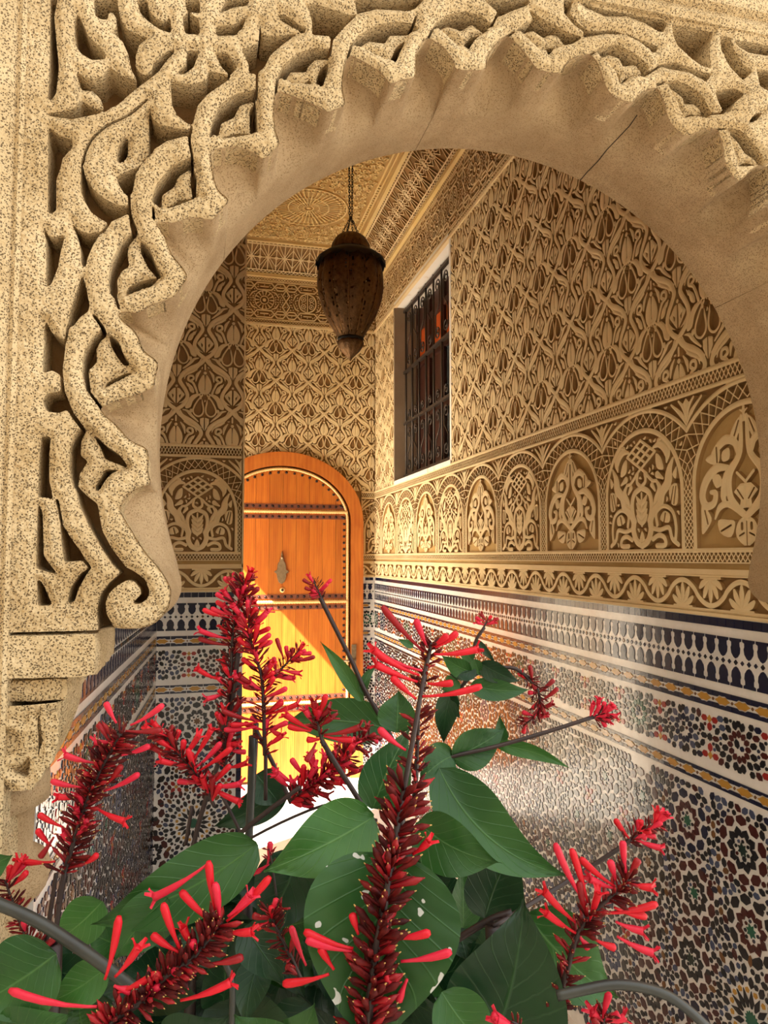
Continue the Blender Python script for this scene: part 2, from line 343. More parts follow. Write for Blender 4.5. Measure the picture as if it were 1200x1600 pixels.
H(900, 0, [(140,300),(180,280),(270,263),(360,308),(420,350),(470,400),(450,445),(445,400),(400,360),(330,370),(310,320),(240,295),(170,325)], [(318,492),(360,448),(452,448),(400,430),(340,455)], [(185,338),(230,370),(270,420),(290,505),(305,500),(310,440),(250,370)],
 [(570,500),(640,488),(720,520),(800,580),(862,692),(840,702),(820,650),(780,610),(720,610),(710,570),(650,522)], [(610,540),(650,600),(680,690),(697,690),(690,640),(640,560)], [(698,712),(750,683),(820,688),(832,712),(760,702)],
 [(950,790),(1040,800),(1110,860),(1180,960),(1197,1012),(1160,960),(1100,920),(1070,870),(1020,812)], [(985,820),(1022,900),(1037,1002),(1008,900)], [(1038,1022),(1100,986),(1172,1004),(1100,1004)],
 [(20,-20),(120,30),(270,60),(330,70),(420,90),(560,110),(580,130),(560,180),(530,175),(440,120),(330,80),(200,80),(80,30)], [(70,180),(130,180),(230,175),(340,200),(430,240),(510,270),(530,280),(500,312),(420,244),(320,195),(200,190),(60,212)],
 [(620,140),(700,150),(870,190),(850,260),(850,340),(860,410),(800,390),(720,330),(650,260),(625,200)], [(530,392),(640,378),(760,420),(862,450),(830,492),(720,432),(600,412)],
 [(920,205),(980,220),(1000,290),(1060,390),(1120,430),(1060,482),(980,400),(930,300)], [(1010,238),(1100,250),(1260,280),(1260,335),(1100,310),(1030,270)], [(890,560),(1000,540),(1070,570),(1010,620),(980,682),(940,682),(910,620)], [(1098,752),(1140,700),(1182,690),(1150,732)], [(1150,420),(1260,440),(1260,580),(1170,520)])
xr_ = 2*CX-xl
F = Field(xl, zb, xr_, ztop+.012, .0028)
F.S[:] = -BIG
F.poly(OUTD+[(XR, zb-.3), (XL, zb-.3)], cut=True)
for h in HOLES:
    P_ = plane(h); F.poly(P_, cut=True, grow=.0013)
    mp_ = [(2*CX-x, z) for x, z in P_]          # the unseen right half repeats the left one
    if all(600+FPX*(np.dot((x, YF, z-CAMZ), _R))/np.dot((x, YF, z-CAMZ), _F) > 1212 for x, z in mp_): F.poly(mp_, cut=True, grow=.0013)
GRV = [CR(60, 0, .25, [(958,775),(944,860),(962,960)]), CR(60, 280, .25, [(560,20),(565,100),(570,200),(606,300)]), CR(340, 0, .25, [(722,200),(714,290)]), CR(340, 0, .25, [(250,440),(247,570)]), CR(340, 0, .25, [(846,255),(818,345)]), CR(340, 0, .25, [(378,470),(366,570)]),
 CR(620, 0, .25, [(130,80),(100,175)]), CR(620, 0, .25, [(232,165),(200,230)]), CR(620, 0, .25, [(605,145),(640,70)]), CR(620, 0, .25, [(745,180),(690,215)]), CR(900, 0, .25, [(455,450),(535,400)]), CR(900, 0, .25, [(130,310),(90,330)]), CR(900, 0, .25, [(520,520),(570,495)]), CR(900, 0, .25, [(850,700),(940,690)]), CR(900, 0, .25, [(890,795),(950,790)]),
 CR(60, 0, .25, [(410,660),(520,570),(640,500),(720,440)]), CR(60, 0, .25, [(330,850),(420,770),(560,700),(680,600)]), CR(60, 0, .25, [(330,850),(290,930),(275,1000)]), CR(60, 0, .25, [(690,930),(640,1000),(610,1050)]), CR(60, 0, .25, [(1075,840),(1085,780)]), CR(60, 280, .25, [(395,320),(440,260)]), CR(60, 280, .25, [(715,160),(720,240)]), CR(60, 280, .25, [(180,905),(165,1000)]), CR(60, 280, .25, [(475,715),(500,800)]), CR(60, 280, .25, [(45,345),(35,310)]), CR(0, 560, .25, [(555,205),(640,320)]), CR(0, 560, .25, [(350,880),(380,1030)]), CR(0, 780, .25, [(510,370),(560,430)])]
for g in GRV: F.stroke(plane(crv(g, 4)), .0045, True)
F.blur(1)
LEAFS = [CR(60, 280, .25, [(480,560),(550,510),(545,380),(600,345),(640,430),(690,540),(760,600),(700,640),(560,690),(480,720)]), [(147,562),(148,535),(160,520),(172,535),(190,562),(205,575),(165,598),(140,610),(137,590)],
 CR(0, 560, .25, [(530,440),(580,470),(650,610),(790,672),(700,700),(600,825),(515,840),(480,760),(480,700),(530,640),(488,600),(490,500)]), CR(0, 0, .5, [(500,635),(500,590),(545,560),(560,525),(605,500),(605,600),(520,635)]), CR(0, 0, .5, [(685,415),(690,362),(735,345),(755,305),(800,290),(800,395)]),
 CR(340, 0, .25, [(430,465),(460,405),(565,400),(575,370),(620,325),(700,335),(690,400),(640,490),(590,480),(480,480)]), CR(340, 0, .25, [(890,255),(960,208),(1060,222),(1095,175),(1200,170),(1190,205),(1110,340),(1000,300)]), CR(620, 0, .25, [(285,145),(330,118),(400,135),(420,148),(490,105),(565,165),(490,195),(440,250),(400,240),(350,195)]),
 CR(620, 0, .25, [(805,168),(880,143),(950,195),(975,172),(1030,172),(1080,235),(1000,265),(945,270),(890,245)]), CR(900, 0, .25, [(180,335),(240,300),(310,322),(330,372),(400,362),(445,405),(440,445),(370,440),(320,480),(270,420)]), CR(900, 0, .25, [(615,535),(650,528),(710,572),(720,612),(780,612),(820,655),(835,705),(760,690),(700,700),(660,600)]), CR(900, 0, .25, [(990,815),(1020,815),(1070,872),(1100,922),(1160,962),(1190,1005),(1040,1010)]),
 CR(60, 0, .25, [(260,510),(330,515),(385,565),(412,658),(330,632),(265,592)]), CR(60, 0, .25, [(560,800),(690,690),(690,930),(600,1000),(545,990),(555,900)])]
FL = Field(xl, zb, xr_, ztop+.012, .0028)
for p in LEAFS: FL.poly(plane(p), grow=.004)
low = .011*np.clip(.5-FL.S/.006, 0, 1)
wall_front = empty('wall_front'); tag(wall_front, kind='structure')
obj('carved_tracery', relief('carved_tracery', F, YG-YF, M_['stone'], bev=.007, bw=.009, noise=.0006, low_=low), wall_front, frame((0, YG, 0), (1, 0, 0), (0, 0, 1)))
# lining of the arch: scallops run back into a plain round soffit
m = MB(); ys = [YF+.004, YF+.054, YG, YF+.085, YF+.105, YF+.126, 1.22, YB]
rng = np.random.RandomState(5)
N = len(OUTD)
rough_ = rng.randn(N)*.0012
for y in ys:
    for i, p in enumerate(OUTD):
        a, b = loft_pt(p, y); m.v.append((a, y, b))
for j in range(len(ys)-1):
    for i in range(N-1):
        m.f.append((j*N+i, j*N+i+1, (j+1)*N+i+1, (j+1)*N+i)); m.m.append(0); m.sm.append(True)
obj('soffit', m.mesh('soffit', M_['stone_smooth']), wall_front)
from mathutils.geometry import tessellate_polygon
def slab_face(m, Y, flip, contour, mi=0):
    P = [(-2.6, 0), (-2.6, 5.2), (3.2, 5.2), (3.2, 0), (XR, 0), (XR, zb)] + list(reversed(contour)) + [(XL, zb), (XL, 0)]
    T = tessellate_polygon([[Vector((x, z, 0)) for x, z in P]])
    m.add([(x, Y, z) for x, z in P], [t[::-1] if flip else t for t in T], mi)
m = MB()
slab_face(m, YG, False, [loft_pt(p, YG) for p in OUTD]); slab_face(m, YB, True, [loft_pt(p, YB) for p in OUTD])
for xx in (XL, XR): m.add([(xx, YG, 0), (xx, YB, 0), (xx, YB, zb), (xx, YG, zb)], [(0, 1, 2, 3)])
for xa, xb in ((XL, OUTD[0][0]), (OUTD[-1][0], XR)): m.add([(xa, YF+.004, zb), (xb, YF+.004, zb), (xb, YB, zb), (xa, YB, zb)], [(0, 1, 2, 3)])
m.add([(-2.6, YG, 5.2), (3.2, YG, 5.2), (3.2, YB, 5.2), (-2.6, YB, 5.2)], [(0, 1, 2, 3)])
for xx in (-2.6, 3.2): m.add([(xx, YG, 0), (xx, YG, 5.2), (xx, YB, 5.2), (xx, YB, 0)], [(0, 1, 2, 3)])
obj('masonry', m.mesh('masonry', M_['stone_shade']), wall_front)
# open joint between two voussoirs of the soffit, a thin dark line
m = MB(); pts = []
for u, v in ((904, 284), (918, 268), (934, 252), (948, 234), (965, 216), (984, 196), (996, 178), (1003, 166)):
    lo, hi = YF+.02, YB+.02                    # where this sight line meets the round soffit
    for _ in range(40):
        md = (lo+hi)/2; p = onY(u, v, md)
        if math.hypot(p[0]-CX, p[2]-CZ) < RA: lo = md
        else: hi = md
    pts.append((math.atan2(p[2]-CZ, p[0]-CX), min(md, YB)))
for an, y in pts:
    for da in (-.0016, .0016): m.v.append((CX+(RA-.0006)*math.cos(an+da), y, CZ+(RA-.0006)*math.sin(an+da)))
m.f += [(2*i, 2*i+1, 2*i+3, 2*i+2) for i in range(len(pts)-1)]; m.m += [0]*len(m.f); m.sm += [False]*len(m.f)
obj('open_joint', m.mesh('open_joint', mat('joint_shadow_gap', (.03, .018, .01), .95)), wall_front)
# frame mouldings left of and above the carving
m = MB()
prof = [(xl+.004, YG), (xl, YF-.004), (xl-.005, YF-.008), (xl-.011, YF-.004), (xl-.016, YF-.012), (xl-.03, YF-.017), (xl-.55, YF-.017), (xl-.55, YG)]
for z_ in (0, 4.2): m.v += [(x, y, z_) for x, y in prof]
n = len(prof); m.f += [(i, i+1, n+i+1, n+i) for i in range(n-1)] + [tuple(range(n)), tuple(range(2*n-1, n-1, -1))]; m.m += [0]*(n+1); m.sm += [False]*(n+1)
tag(obj('trim_1', m.mesh('trim_1', M_['stone'])), kind='structure')
m = MB()
prof = [(YG, ztop), (YF-.004, ztop+.002), (YF-.008, ztop+.012), (YF-.004, ztop+.022), (YF-.002, ztop+.028), (YF-.014, ztop+.034), (YF-.018, ztop+.06), (YF-.018, ztop+.4), (YG, ztop+.4)]
for x_ in (xl-.02, 2.6): m.v += [(x_, y, z_) for y, z_ in prof]
n = len(prof); m.f += [(i, n+i, n+i+1, i+1) for i in range(n-1)] + [tuple(range(n-1, -1, -1)), tuple(range(n, 2*n))]; m.m += [0]*(n+1); m.sm += [False]*(n+1)
tag(obj('trim_2', m.mesh('trim_2', M_['stone'])), kind='structure')
# ------------------------------------------------------------------ impost and column carrying the left foot of the arch
colm = empty('column', (-.315, 1.17, 0)); tag(colm, 'short sandstone column with carved capital under the left arch foot', 'column')
def cpart(name, me): 
    o = obj(name, me, colm); o.matrix_basis = Matrix.Translation((.315, -1.17, 0)); return o
def rough_box(a, b, d=.02, amp=.0016, seed=1, bev=.006):
    """stone block with worn, uneven faces"""
    r = np.random.RandomState(seed); m = MB()
    a = np.array(a, float); b = np.array(b, float)
    def P(q):
        c = np.clip(q, a+bev, b-bev); v = q-c; l = np.linalg.norm(v); s = (c+v/l*bev) if l > 1e-9 else q
        hsh = math.sin(q[0]*311.7+q[1]*127.1+q[2]*74.7)*43758.5; hsh -= math.floor(hsh)
        return s + (v/l if l > 1e-9 else 0)*(hsh-.5)*2*amp
    for ax in range(3):
        u, v = (ax+1) % 3, (ax+2) % 3
        nu = max(2, int((b[u]-a[u])/d)); nv = max(2, int((b[v]-a[v])/d))
        for s in (0, 1):
            vs_ = []
            for i in range(nu+1):
                for j in range(nv+1):
                    q = np.zeros(3); q[ax] = (a, b)[s][ax]; q[u] = a[u]+(b[u]-a[u])*i/nu; q[v] = a[v]+(b[v]-a[v])*j/nv; vs_.append(P(q))
            fs = [(i*(nv+1)+j, (i+1)*(nv+1)+j, (i+1)*(nv+1)+j+1, i*(nv+1)+j+1) for i in range(nu) for j in range(nv)]
            m.add(vs_, [f if s else f[::-1] for f in fs])
    return m
xb = float(onY(152, 1020, YF)[0]); zi0 = float(onY(100, 1060, YF)[2])
cpart('impost_block', rough_box((-.46, YF-.004, zi0), (xb, YB-.01, zb-.002), bev=.008).mesh('impost_block', M_['stone']))
za = float(onY(60, 1102, YF)[2])
cpart('abacus', rough_box((-.46, YF+.012, za), (float(onY(108, 1080, YF+.012)[0]), YB-.03, zi0), bev=.01, seed=2).mesh('abacus', M_['stone']))
# bell of the capital: square above, rounder below, with a carved scroll face
zc0 = float(onY(60, 1238, YF)[2]); ccx, ccy = -.315, 1.17
m = MB(); ny_ = 14; nk = 40
xcap = float(onY(104, 1110, YF+.03)[0])-ccx
for i in range(ny_+1):
    t = i/ny_; zz = za+(zc0-za)*t
    hw = xcap*(1-.26*t**1.6); e = 7-4.2*t
    for k in range(nk):
        a = 2*math.pi*k/nk; c_, s_ = math.cos(a), math.sin(a); r = (abs(c_)**e+abs(s_)**e)**(-1/e)
        fl = 1+.03*math.sin(12*a)*math.sin(math.pi*t)
        m.v.append((ccx+hw*r*c_*fl, ccy+min(hw, .105)*r*s_*fl, zz))
m.f += [(i*nk+(k+1) % nk, i*nk+k, (i+1)*nk+k, (i+1)*nk+(k+1) % nk) for i in range(ny_) for k in range(nk)]; m.m += [0]*(ny_*nk); m.sm += [True]*(ny_*nk)
cpart('capital_bell', m.mesh('capital_bell', M_['stone']))
Fc = Field(-.46, zc0+.004, ccx+xcap*.97, za-.004, .004)
def w2(pts, oy=YF): return [(p[0], p[2]) for p in (onY(u, v, YF+.05) for u, v in pts)]
Fc.stroke(w2(crv([(-20, 1118), (20, 1120), (48, 1128), (52, 1150), (40, 1172), (18, 1180), (28, 1200), (45, 1208), (40, 1225), (10, 1230), (-20, 1228)], 4)), .017)
Fc.stroke(w2(crv([(-20, 1150), (8, 1148), (12, 1160), (-5, 1168)], 4)), .014)
Fc.stroke(w2(crv([(62, 1100), (66, 1150), (60, 1215)], 4)), .008); Fc.stroke(w2(crv([(80, 1102), (84, 1150), (70, 1200)], 4)), .010); Fc.stroke(w2(crv([(96, 1104), (97, 1140), (86, 1180)], 4)), .008)
Fc.blur(1)
cpart('capital_scroll', relief('capital_scroll', Fc, .03, M_['stone'], bev=.008, bw=.01, noise=.0008)).matrix_basis = Matrix.Translation((.315, -1.17, 0)) @ frame((0, ccy-.085, 0), (1, 0, 0), (0, 0, 1))
m = MB(); zt = lambda v: float(onY(50, v, 1.17)[2]); rr = lambda u: float(onY(u, 1300, 1.17)[0])-ccx
m.lathe([(rr(74), zc0+.001), (rr(76), zt(1246)), (rr(60), zt(1252)), (rr(52), zt(1262)), (rr(50), zt(1330)), (rr(58), zt(1336)), (rr(76), zt(1346)), (rr(80), zt(1362)), (rr(74), zt(1385)), (rr(56), zt(1402)), (rr(42), zt(1420)), (rr(40), zt(1440)), (rr(42), .16), (rr(70), .12), (rr(74), .0)][::-1], 32, (ccx, ccy, 0))
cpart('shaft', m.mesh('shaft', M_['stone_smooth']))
# grooves running up the shaft
# ================================================================== walls of the passage
XW = 1.20; YE = 5.05; YP = 3.10; HR = .013      # right wall face, back wall face, pilaster face, depth of the carving
ZDA = Z-.142                                     # top of the tiled dado
ZC = Z+.462                                      # top of the arcade band
ZE = Z+1.61; ZK = Z+1.95; ZT = Z+2.125           # frieze bottom, cornice bottom, ceiling
WY0, WY1, WZ0, WZ1 = 3.43, 4.49, Z+.475, ZE-.005 # window opening in the right wall
wall_right = empty('wall_right'); tag(wall_right, kind='structure')
wall_back = empty('wall_back'); tag(wall_back, kind='structure')
wall_left = empty('wall_left'); tag(wall_left, kind='structure')
wall_pil = empty('wall_pilaster'); tag(wall_pil, kind='structure')
ceiling = empty('ceiling'); tag(ceiling, kind='structure')
x1 = XW+HR
m = MB()
for a, b in (((x1, YB, 0), (1.6, WY0, 4.2)), ((x1, WY1, 0), (1.6, 5.6, 4.2)), ((x1, WY0, 0), (1.6, WY1, WZ0)), ((x1, WY0, WZ1), (1.6, WY1, 4.2))): m.box(a, b)
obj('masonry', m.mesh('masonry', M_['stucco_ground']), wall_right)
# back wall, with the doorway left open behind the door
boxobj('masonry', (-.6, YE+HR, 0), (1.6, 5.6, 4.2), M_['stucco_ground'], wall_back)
# the left wall stands a little askew; the pilaster closes it; beyond it a side opening to the sunny court
LA = math.radians(2.8); LC = Vector((-.17, YP, 0)); LU = Vector((math.sin(LA), math.cos(LA), 0)); LN = Vector((math.cos(LA), -math.sin(LA), 0))
m = MB()
pa = LC-LU*1.80; pb = LC+LU*.02
m.add([pa, pb, pb-LN*.3, pa-LN*.3]+[p+Vector((0, 0, 4.2)) for p in (pa, pb, pb-LN*.3, pa-LN*.3)], [(3,2,1,0),(4,5,6,7),(0,1,5,4),(1,2,6,5),(2,3,7,6),(3,0,4,7)])
obj('masonry', m.mesh('masonry', M_['plaster_pink']), wall_left)
PX0, PX1 = -.17, .178
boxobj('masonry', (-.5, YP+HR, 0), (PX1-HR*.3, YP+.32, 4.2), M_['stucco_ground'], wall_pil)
XS = -.02; OY0, OY1, OZ = 3.50, 4.90, Z+.60
m = MB()
m.box((-.32, YP+.3, 0), (XS, OY0, 4.2)); m.box((-.32, OY1, 0), (XS, 5.3, 4.2)); m.box((-.32, OY0, OZ), (XS, OY1, 4.2))
tag(obj('wall_side', m.mesh('wall_side', M_['render'])), kind='structure')
tag(boxobj('wall_bounce', (-7, 5.3, 0), (-.3, 5.6, 3.6), M_['white_plaster']), kind='structure')  # unseen white wall added to bounce sunlight onto the right wall
# roof over the passage, and an unseen tall wall that keeps the sun off the front court
tag(boxobj('roof', (-.5, YB-.05, 4.0), (1.7, 5.7, 4.3), M_['render']), kind='structure')
tag(boxobj('wall_court', (-3.0, -6, 0), (-2.6, 1.3, 6.6), M_['render']), kind='structure')
tag(boxobj('wall_light_block', (-3.0, -5.4, 0), (3.4, -5.1, 4.8), M_['render']), kind='structure')  # unseen wall added behind the camera to cut frontal light on the arch

# ------------------------------------------------------------------ carved motifs
MW, MH = .2265, .436; UQ = MW/500.
def build_lattice():
    F = Field(0, 0, MW, MH, MW/108)
    def put(fn):
        for ox, oy in ((0, 0), (MW, 0), (0, MH), (MW, MH), (MW/2, MH/2), (-MW/2, MH/2), (1.5*MW, MH/2), (MW/2, -MH/2), (MW/2, 1.5*MH), (0, 2*MH), (MW, 2*MH), (0, -MH), (MW, -MH), (-MW/2, 1.5*MH), (1.5*MW, 1.5*MH), (-MW/2, -MH/2), (1.5*MW, -MH/2)): fn(ox, oy)
    hs = MH/960.
    def T(pts, sx, ox, oy): return [(ox+sx*x*UQ, oy+y*hs) for x, y in pts]
    def S(pts, w, k=4, both=True, cut=False):
        c = crv(pts, k) if k > 1 else pts
        ww = np.array(w)*UQ if hasattr(w, '__len__') else w*UQ
        put(lambda ox, oy: [F.stroke(T(c, sx, ox, oy), ww, cut) for sx in ((1, -1) if both else (1,))])
    def Pl(pts, both=True, cut=False, sm=0):
        c = crv(pts, sm, True) if sm else pts
        put(lambda ox, oy: [F.poly(T(c, sx, ox, oy), cut) for sx in ((1, -1) if both else (1,))])
    S([(0,432),(35,388),(85,355),(145,325),(192,288),(222,228),(205,185),(172,135),(153,85),(162,35),(198,-12),(250,-48)], 34)
    Pl([(6,280),(46,238),(62,175),(46,122),(6,108)], sm=3)
    put(lambda ox, oy: F.disc((ox, oy+298*hs), 15*UQ))
    S([(0,375),(0,332)], 16, 1, False)
    S([(66,112),(84,160),(108,205),(146,226),(142,262),(110,266),(100,240),(120,226)], 21)
    Pl([(92,112),(126,118),(142,150),(152,200),(132,186),(104,160)], sm=2)
    S([(40,318),(70,275),(80,220)], [10, 28, 10]); S([(70,325),(110,305),(165,275),(182,235)], [8, 20, 18, 6]); S([(168,205),(150,178),(138,160)], [6, 20, 6], 3)
    S([(-46,128),(46,104)], 10, 1); S([(0,135),(0,98)], 10, 1, False)
    Pl([(36,100),(98,98),(142,56),(172,-8),(164,-36),(124,-20),(104,36),(70,76)], sm=3)
    S([(22,92),(64,40),(100,-35),(92,-82),(55,-102),(20,-82),(9,-40),(22,30),(42,86)], 15)
    Pl([(4,-112),(40,-122),(40,-168),(4,-236)], sm=0)
    S([(192,-46),(150,-58),(112,-100),(56,-150)], [8, 30, 12]); S([(214,-52),(190,-96),(124,-136),(68,-172),(30,-208)], [10, 26, 14])
    S([(225,-95),(170,-148),(95,-196),(40,-240)], [6, 20, 10]); S([(118,-50),(128,-80)], [30, 10], 1)
    # medallion on the axis between two blossoms
    Pl([(6,420+212),(28,626),(74,575),(68,560),(6,486)]); Pl([(24,560),(42,577),(30,528)], cut=True)
    put(lambda ox, oy: F.disc((ox, oy+648*hs), 12*UQ))
    S([(34,664),(66,640),(88,596)], [6, 20, 6]); S([(84,545),(60,510),(24,488)], [4, 14, 4])
    F.fill(.0075, .8, 2)
    Pl([(24,66),(56,24),(85,-35),(79,-74),(55,-89),(28,-72),(19,-38),(27,18)], cut=True)
    return relief('carved_motif', F, HR, M_['stucco'])
me_lat = build_lattice()
def zig(F, p, q, w, n, amp):
    """band of crossing zigzags between two points"""
    p = np.array(p); q = np.array(q); d = (q-p); L = np.hypot(*d); t = d/L; nn = np.array([-t[1], t[0]])
    for s in (1, -1): F.stroke([p+d*i/n+nn*amp*s*(1 if i % 2 else -1) for i in range(n+1)], w)
AP = .405
def build_arch(kind):
    F = Field(-AP/2, -.016, AP/2, .463, .0022)
    h2 = AP/2
    # bands: lower lattice, panel sill, upper lattice
    F.stroke([(-1, -.0145), (1, -.0145)], .004); zig(F, (-h2, -.002), (h2, -.002), .0032, 27, .0105)
    for y, w_ in ((.0555-.04, .011), (.456, .013), (.4135, .011)): F.stroke([(-h2*1.2, y), (h2*1.2, y)], w_)
    zig(F, (-h2, .4345), (h2, .4345), .0032, 27, .0135)
    ri = .1725; cz = .173; fw = .014
    ro = .286; co = .403-ro
    arc = lambda r, c, a0, a1: [(r*math.cos(a), c+r*math.sin(a)) for a in np.linspace(a0, a1, 40)]
    fr = [(ri+fw/2, .016)] + arc(ri+fw/2, cz, 0, math.pi) + [(-ri-fw/2, .016)]
    F.stroke(fr, fw)
    a = math.acos(h2/ro)
    F.stroke(arc(ro+.002, co, a, math.pi-a), .012)
    # lattice in the ring and in the posts
    K = 21
    for s0 in (0, 1):
        pin = []
        for i in range(K+1):
            an = math.pi*i/K; inner = ((i+s0) % 2 == 0)
            dx, dz = math.cos(an), math.sin(an); r1 = ri+fw+.003
            # outer limit along this ray
            b = -dz*(cz-co); r2 = b+math.sqrt(max(0, b*b-((cz-co)**2-(ro-.006)**2))) if True else 0
            r2 = min(r2, (h2)/max(abs(dx), 1e-6))
            r = r1 if inner else r2
            pin.append((r*dx, cz+r*dz))
        F.stroke(pin, .0032)
    for sx in (1, -1):
        n = 9
        for s0 in (0, 1): F.stroke([(sx*(h2 if (i+s0) % 2 else h2-.0145), .022+(cz-.022)*i/n) for i in range(n+1)], .0032)
    # spandrel palmette
    for sx in (1, -1):
        F.stroke(crv([(sx*h2, .335), (sx*(h2-.02), .365), (sx*(h2-.06), .398)], 5), [.004, .014, .006])
        F.stroke(crv([(sx*h2, .345), (sx*(h2-.01), .38), (sx*(h2-.03), .402)], 5), [.004, .012, .006])
        F.poly([(sx*h2, .405), (sx*(h2-.012), .392), (sx*h2, .362)])
    hw = ri*.97; hh = .345-.022
    def T(p, s): return [(s*x*hw, .022+y*hh) for x, y in p]
    def S(p, w, k=4, cut=False, both=True):
        c = crv(p, k) if k > 1 else p
        for s in ((1, -1) if both else (1,)): F.stroke(T(c, s), np.array(w)*hw if hasattr(w, '__len__') else w*hw, cut)
    def P(p, cut=False, sm=3):
        c = crv(p, sm, True) if sm else p
        for s in (1, -1): F.poly(T(c, s), cut)
    if kind == 'A':
        S([(.86,.73),(.76,.64),(.72,.54),(.57,.465),(.5,.37),(.33,.315),(.24,.24),(.25,.16),(.16,.07),(0,.03)], [.05, .19, .17, .16, .15, .13, .12], 5)
        P([(0,.155),(.07,.10),(.06,.06),(0,.045)], sm=2)
        S([(0,.53),(.2,.485),(.27,.41),(.26,.31),(.2,.24)], .10)
        S([(0,.48),(0,.2)], .05, 1, both=False)
        for yy in (.44, .38, .32, .27): S([(0,yy-.05),(.09,yy-.02),(.15,yy+.02)], [.09, .09, .03])
        # plaited knot
        for k_ in (0, 1, 2, 3): S([(-.40+.133*k_-(.16 if k_ == 3 else 0), .818-.041*k_-(.05 if k_ == 3 else 0)), (.133*k_, .942-.041*k_)], .052, 1)
        S([(.1,.66),(.12,.58),(0,.54)], .07, 3)
        S([(.1,.66),(.3,.58),(.42,.57)], .06, 3); S([(.42,.57),(.5,.5),(.4,.42),(.34,.37)], [.05,.12,.10,.04]); S([(.3,.54),(.38,.49)], [.1, .05], 1)
        S([(.36,.86),(.55,.87),(.72,.79),(.7,.71)], [.05,.14,.16,.04]); S([(.5,.9),(.62,.93)], [.1,.03], 1)
        P([(.42,.8),(.55,.76),(.62,.66),(.5,.66),(.42,.70)]); S([(.45,.62),(.6,.58)], [.12,.04], 1)
        P([(.75,.49),(.95,.52),(.95,.36),(.8,.36)]); S([(.78,.37),(.86,.5)], .025, 1, True); S([(.86,.36),(.92,.5)], .025, 1, True)
        S([(.42,.2),(.4,.3),(.6,.35),(.82,.3),(.9,.18),(.88,.06)], .07, 5); P([(.5,.24),(.6,.31),(.75,.28),(.72,.21)]); S([(.6,.22),(.64,.29)], .03, 1, True)
        S([(.32,.17),(.5,.155),(.72,.17),(.8,.08),(.95,.03)], .075, 5); S([(.3,.08),(.45,.11),(.6,.09),(.62,.03),(.4,.025)], .08, 5); P([(.84,.60),(.95,.66),(.93,.56)])
    else:
        S([(.05,.93),(.09,.68),(.3,.53),(.31,.38),(.18,.285),(0,.215)], [.05, .10, .12, .12, .12, .10], 6)
        S([(.17,.63),(.37,.52),(.44,.38),(.4,.33)], [.05, .12, .12, .04], 5)
        P([(.03,.93),(.16,.90),(.28,.80),(.2,.74),(.08,.84)]); S([(.1,.9),(.2,.79)], .025, 1, True)
        S([(0,.99),(0,.9)], .05, 1, both=False); S([(0,.955),(.07,.975)], [.04,.02], 1)
        S([(.13,.68),(.19,.755),(.36,.785),(.52,.745),(.62,.70)], [.08, .12, .14, .12, .1], 5); P([(.5,.76),(.62,.71),(.80,.665),(.62,.615),(.5,.64)]); P([(.3,.72),(.44,.70),(.44,.63),(.3,.64)])
        S([(.56,.74),(.55,.63)], .03, 1, True)
        S([(.34,.58),(.58,.585),(.8,.5),(.885,.39),(.8,.315),(.64,.33),(.6,.4),(.7,.415)], [.08,.14,.15,.14,.12,.11,.1,.06], 5); P([(.52,.54),(.66,.52),(.58,.44),(.45,.47)])
        P([(.9,.34),(.76,.27),(.7,.2),(.86,.11),(.92,.13)]); S([(.84,.28),(.78,.18)], .03, 1, True)
        S([(.62,.215),(.52,.295),(.34,.31),(.12,.245)], [.04,.1,.09,.06], 5)
        P([(.22,.18),(.36,.2),(.56,.2),(.52,.105),(.3,.075)]); S([(.3,.16),(.5,.12)], .03, 1, True)
        P([(0,.2),(.14,.19),(.21,.12),(.17,.055),(0,.012)]); S([(0,.18),(0,.02)], .02, 1, True, False); S([(.05,.1),(.14,.08)], .025, 1, True); S([(.09,.165),(.09,.13)], .05, 1, True)
        P([(0,.45),(.1,.45),(.23,.395),(.1,.335),(.12,.275),(0,.275)], sm=0); S([(.05,.34),(.16,.41)], .025, 1, True); S([(0,.46),(.16,.53)], .045, 1)
    if kind == 'A': F.fill(.0095, .85, 5)
    me = relief('arcade_panel_'+kind, F, .016, M_['stucco'])
    return me
me_A, me_B = build_arch('A'), build_arch('B')
WP = .212
def build_wave():
    y0, y1 = -.134, -.042
    F = Field(0, y0, WP, y1, .0019); c = (y0+y1)/2; a = .030
    F.stroke([(-.1, y0+.004), (WP+.1, y0+.004)], .009); F.stroke([(-.1, y1-.003), (WP+.1, y1-.003)], .007)
    F.stroke([(x, c+a*np.sign(math.cos(2*math.pi*x/WP))*abs(math.cos(2*math.pi*x/WP))**.8) for x in np.linspace(-.05, WP+.05, 90)], .0125)
    for cx, s in ((0, 1), (WP, 1), (WP/2, -1)):
        by = c-s*.033
        for an, ln in ((0, .052), (.58, .051), (-.58, .051), (1.15, .049), (-1.15, .049)):
            e = (cx+math.sin(an)*ln*.85, by+s*math.cos(an)*ln)
            mid = (cx+math.sin(an*1.1)*ln*.5, by+s*math.cos(an*1.1)*ln*.55)
            F.stroke(crv([(cx, by), mid, e], 4), [.003, .013, .0165, .009])
        F.stroke([(cx-.036, by-s*.003), (cx+.036, by-s*.003)], .005)
    return relief('wave_border', F, .012, M_['stucco'])
me_wave = build_wave()
FW, FH = .30, .335
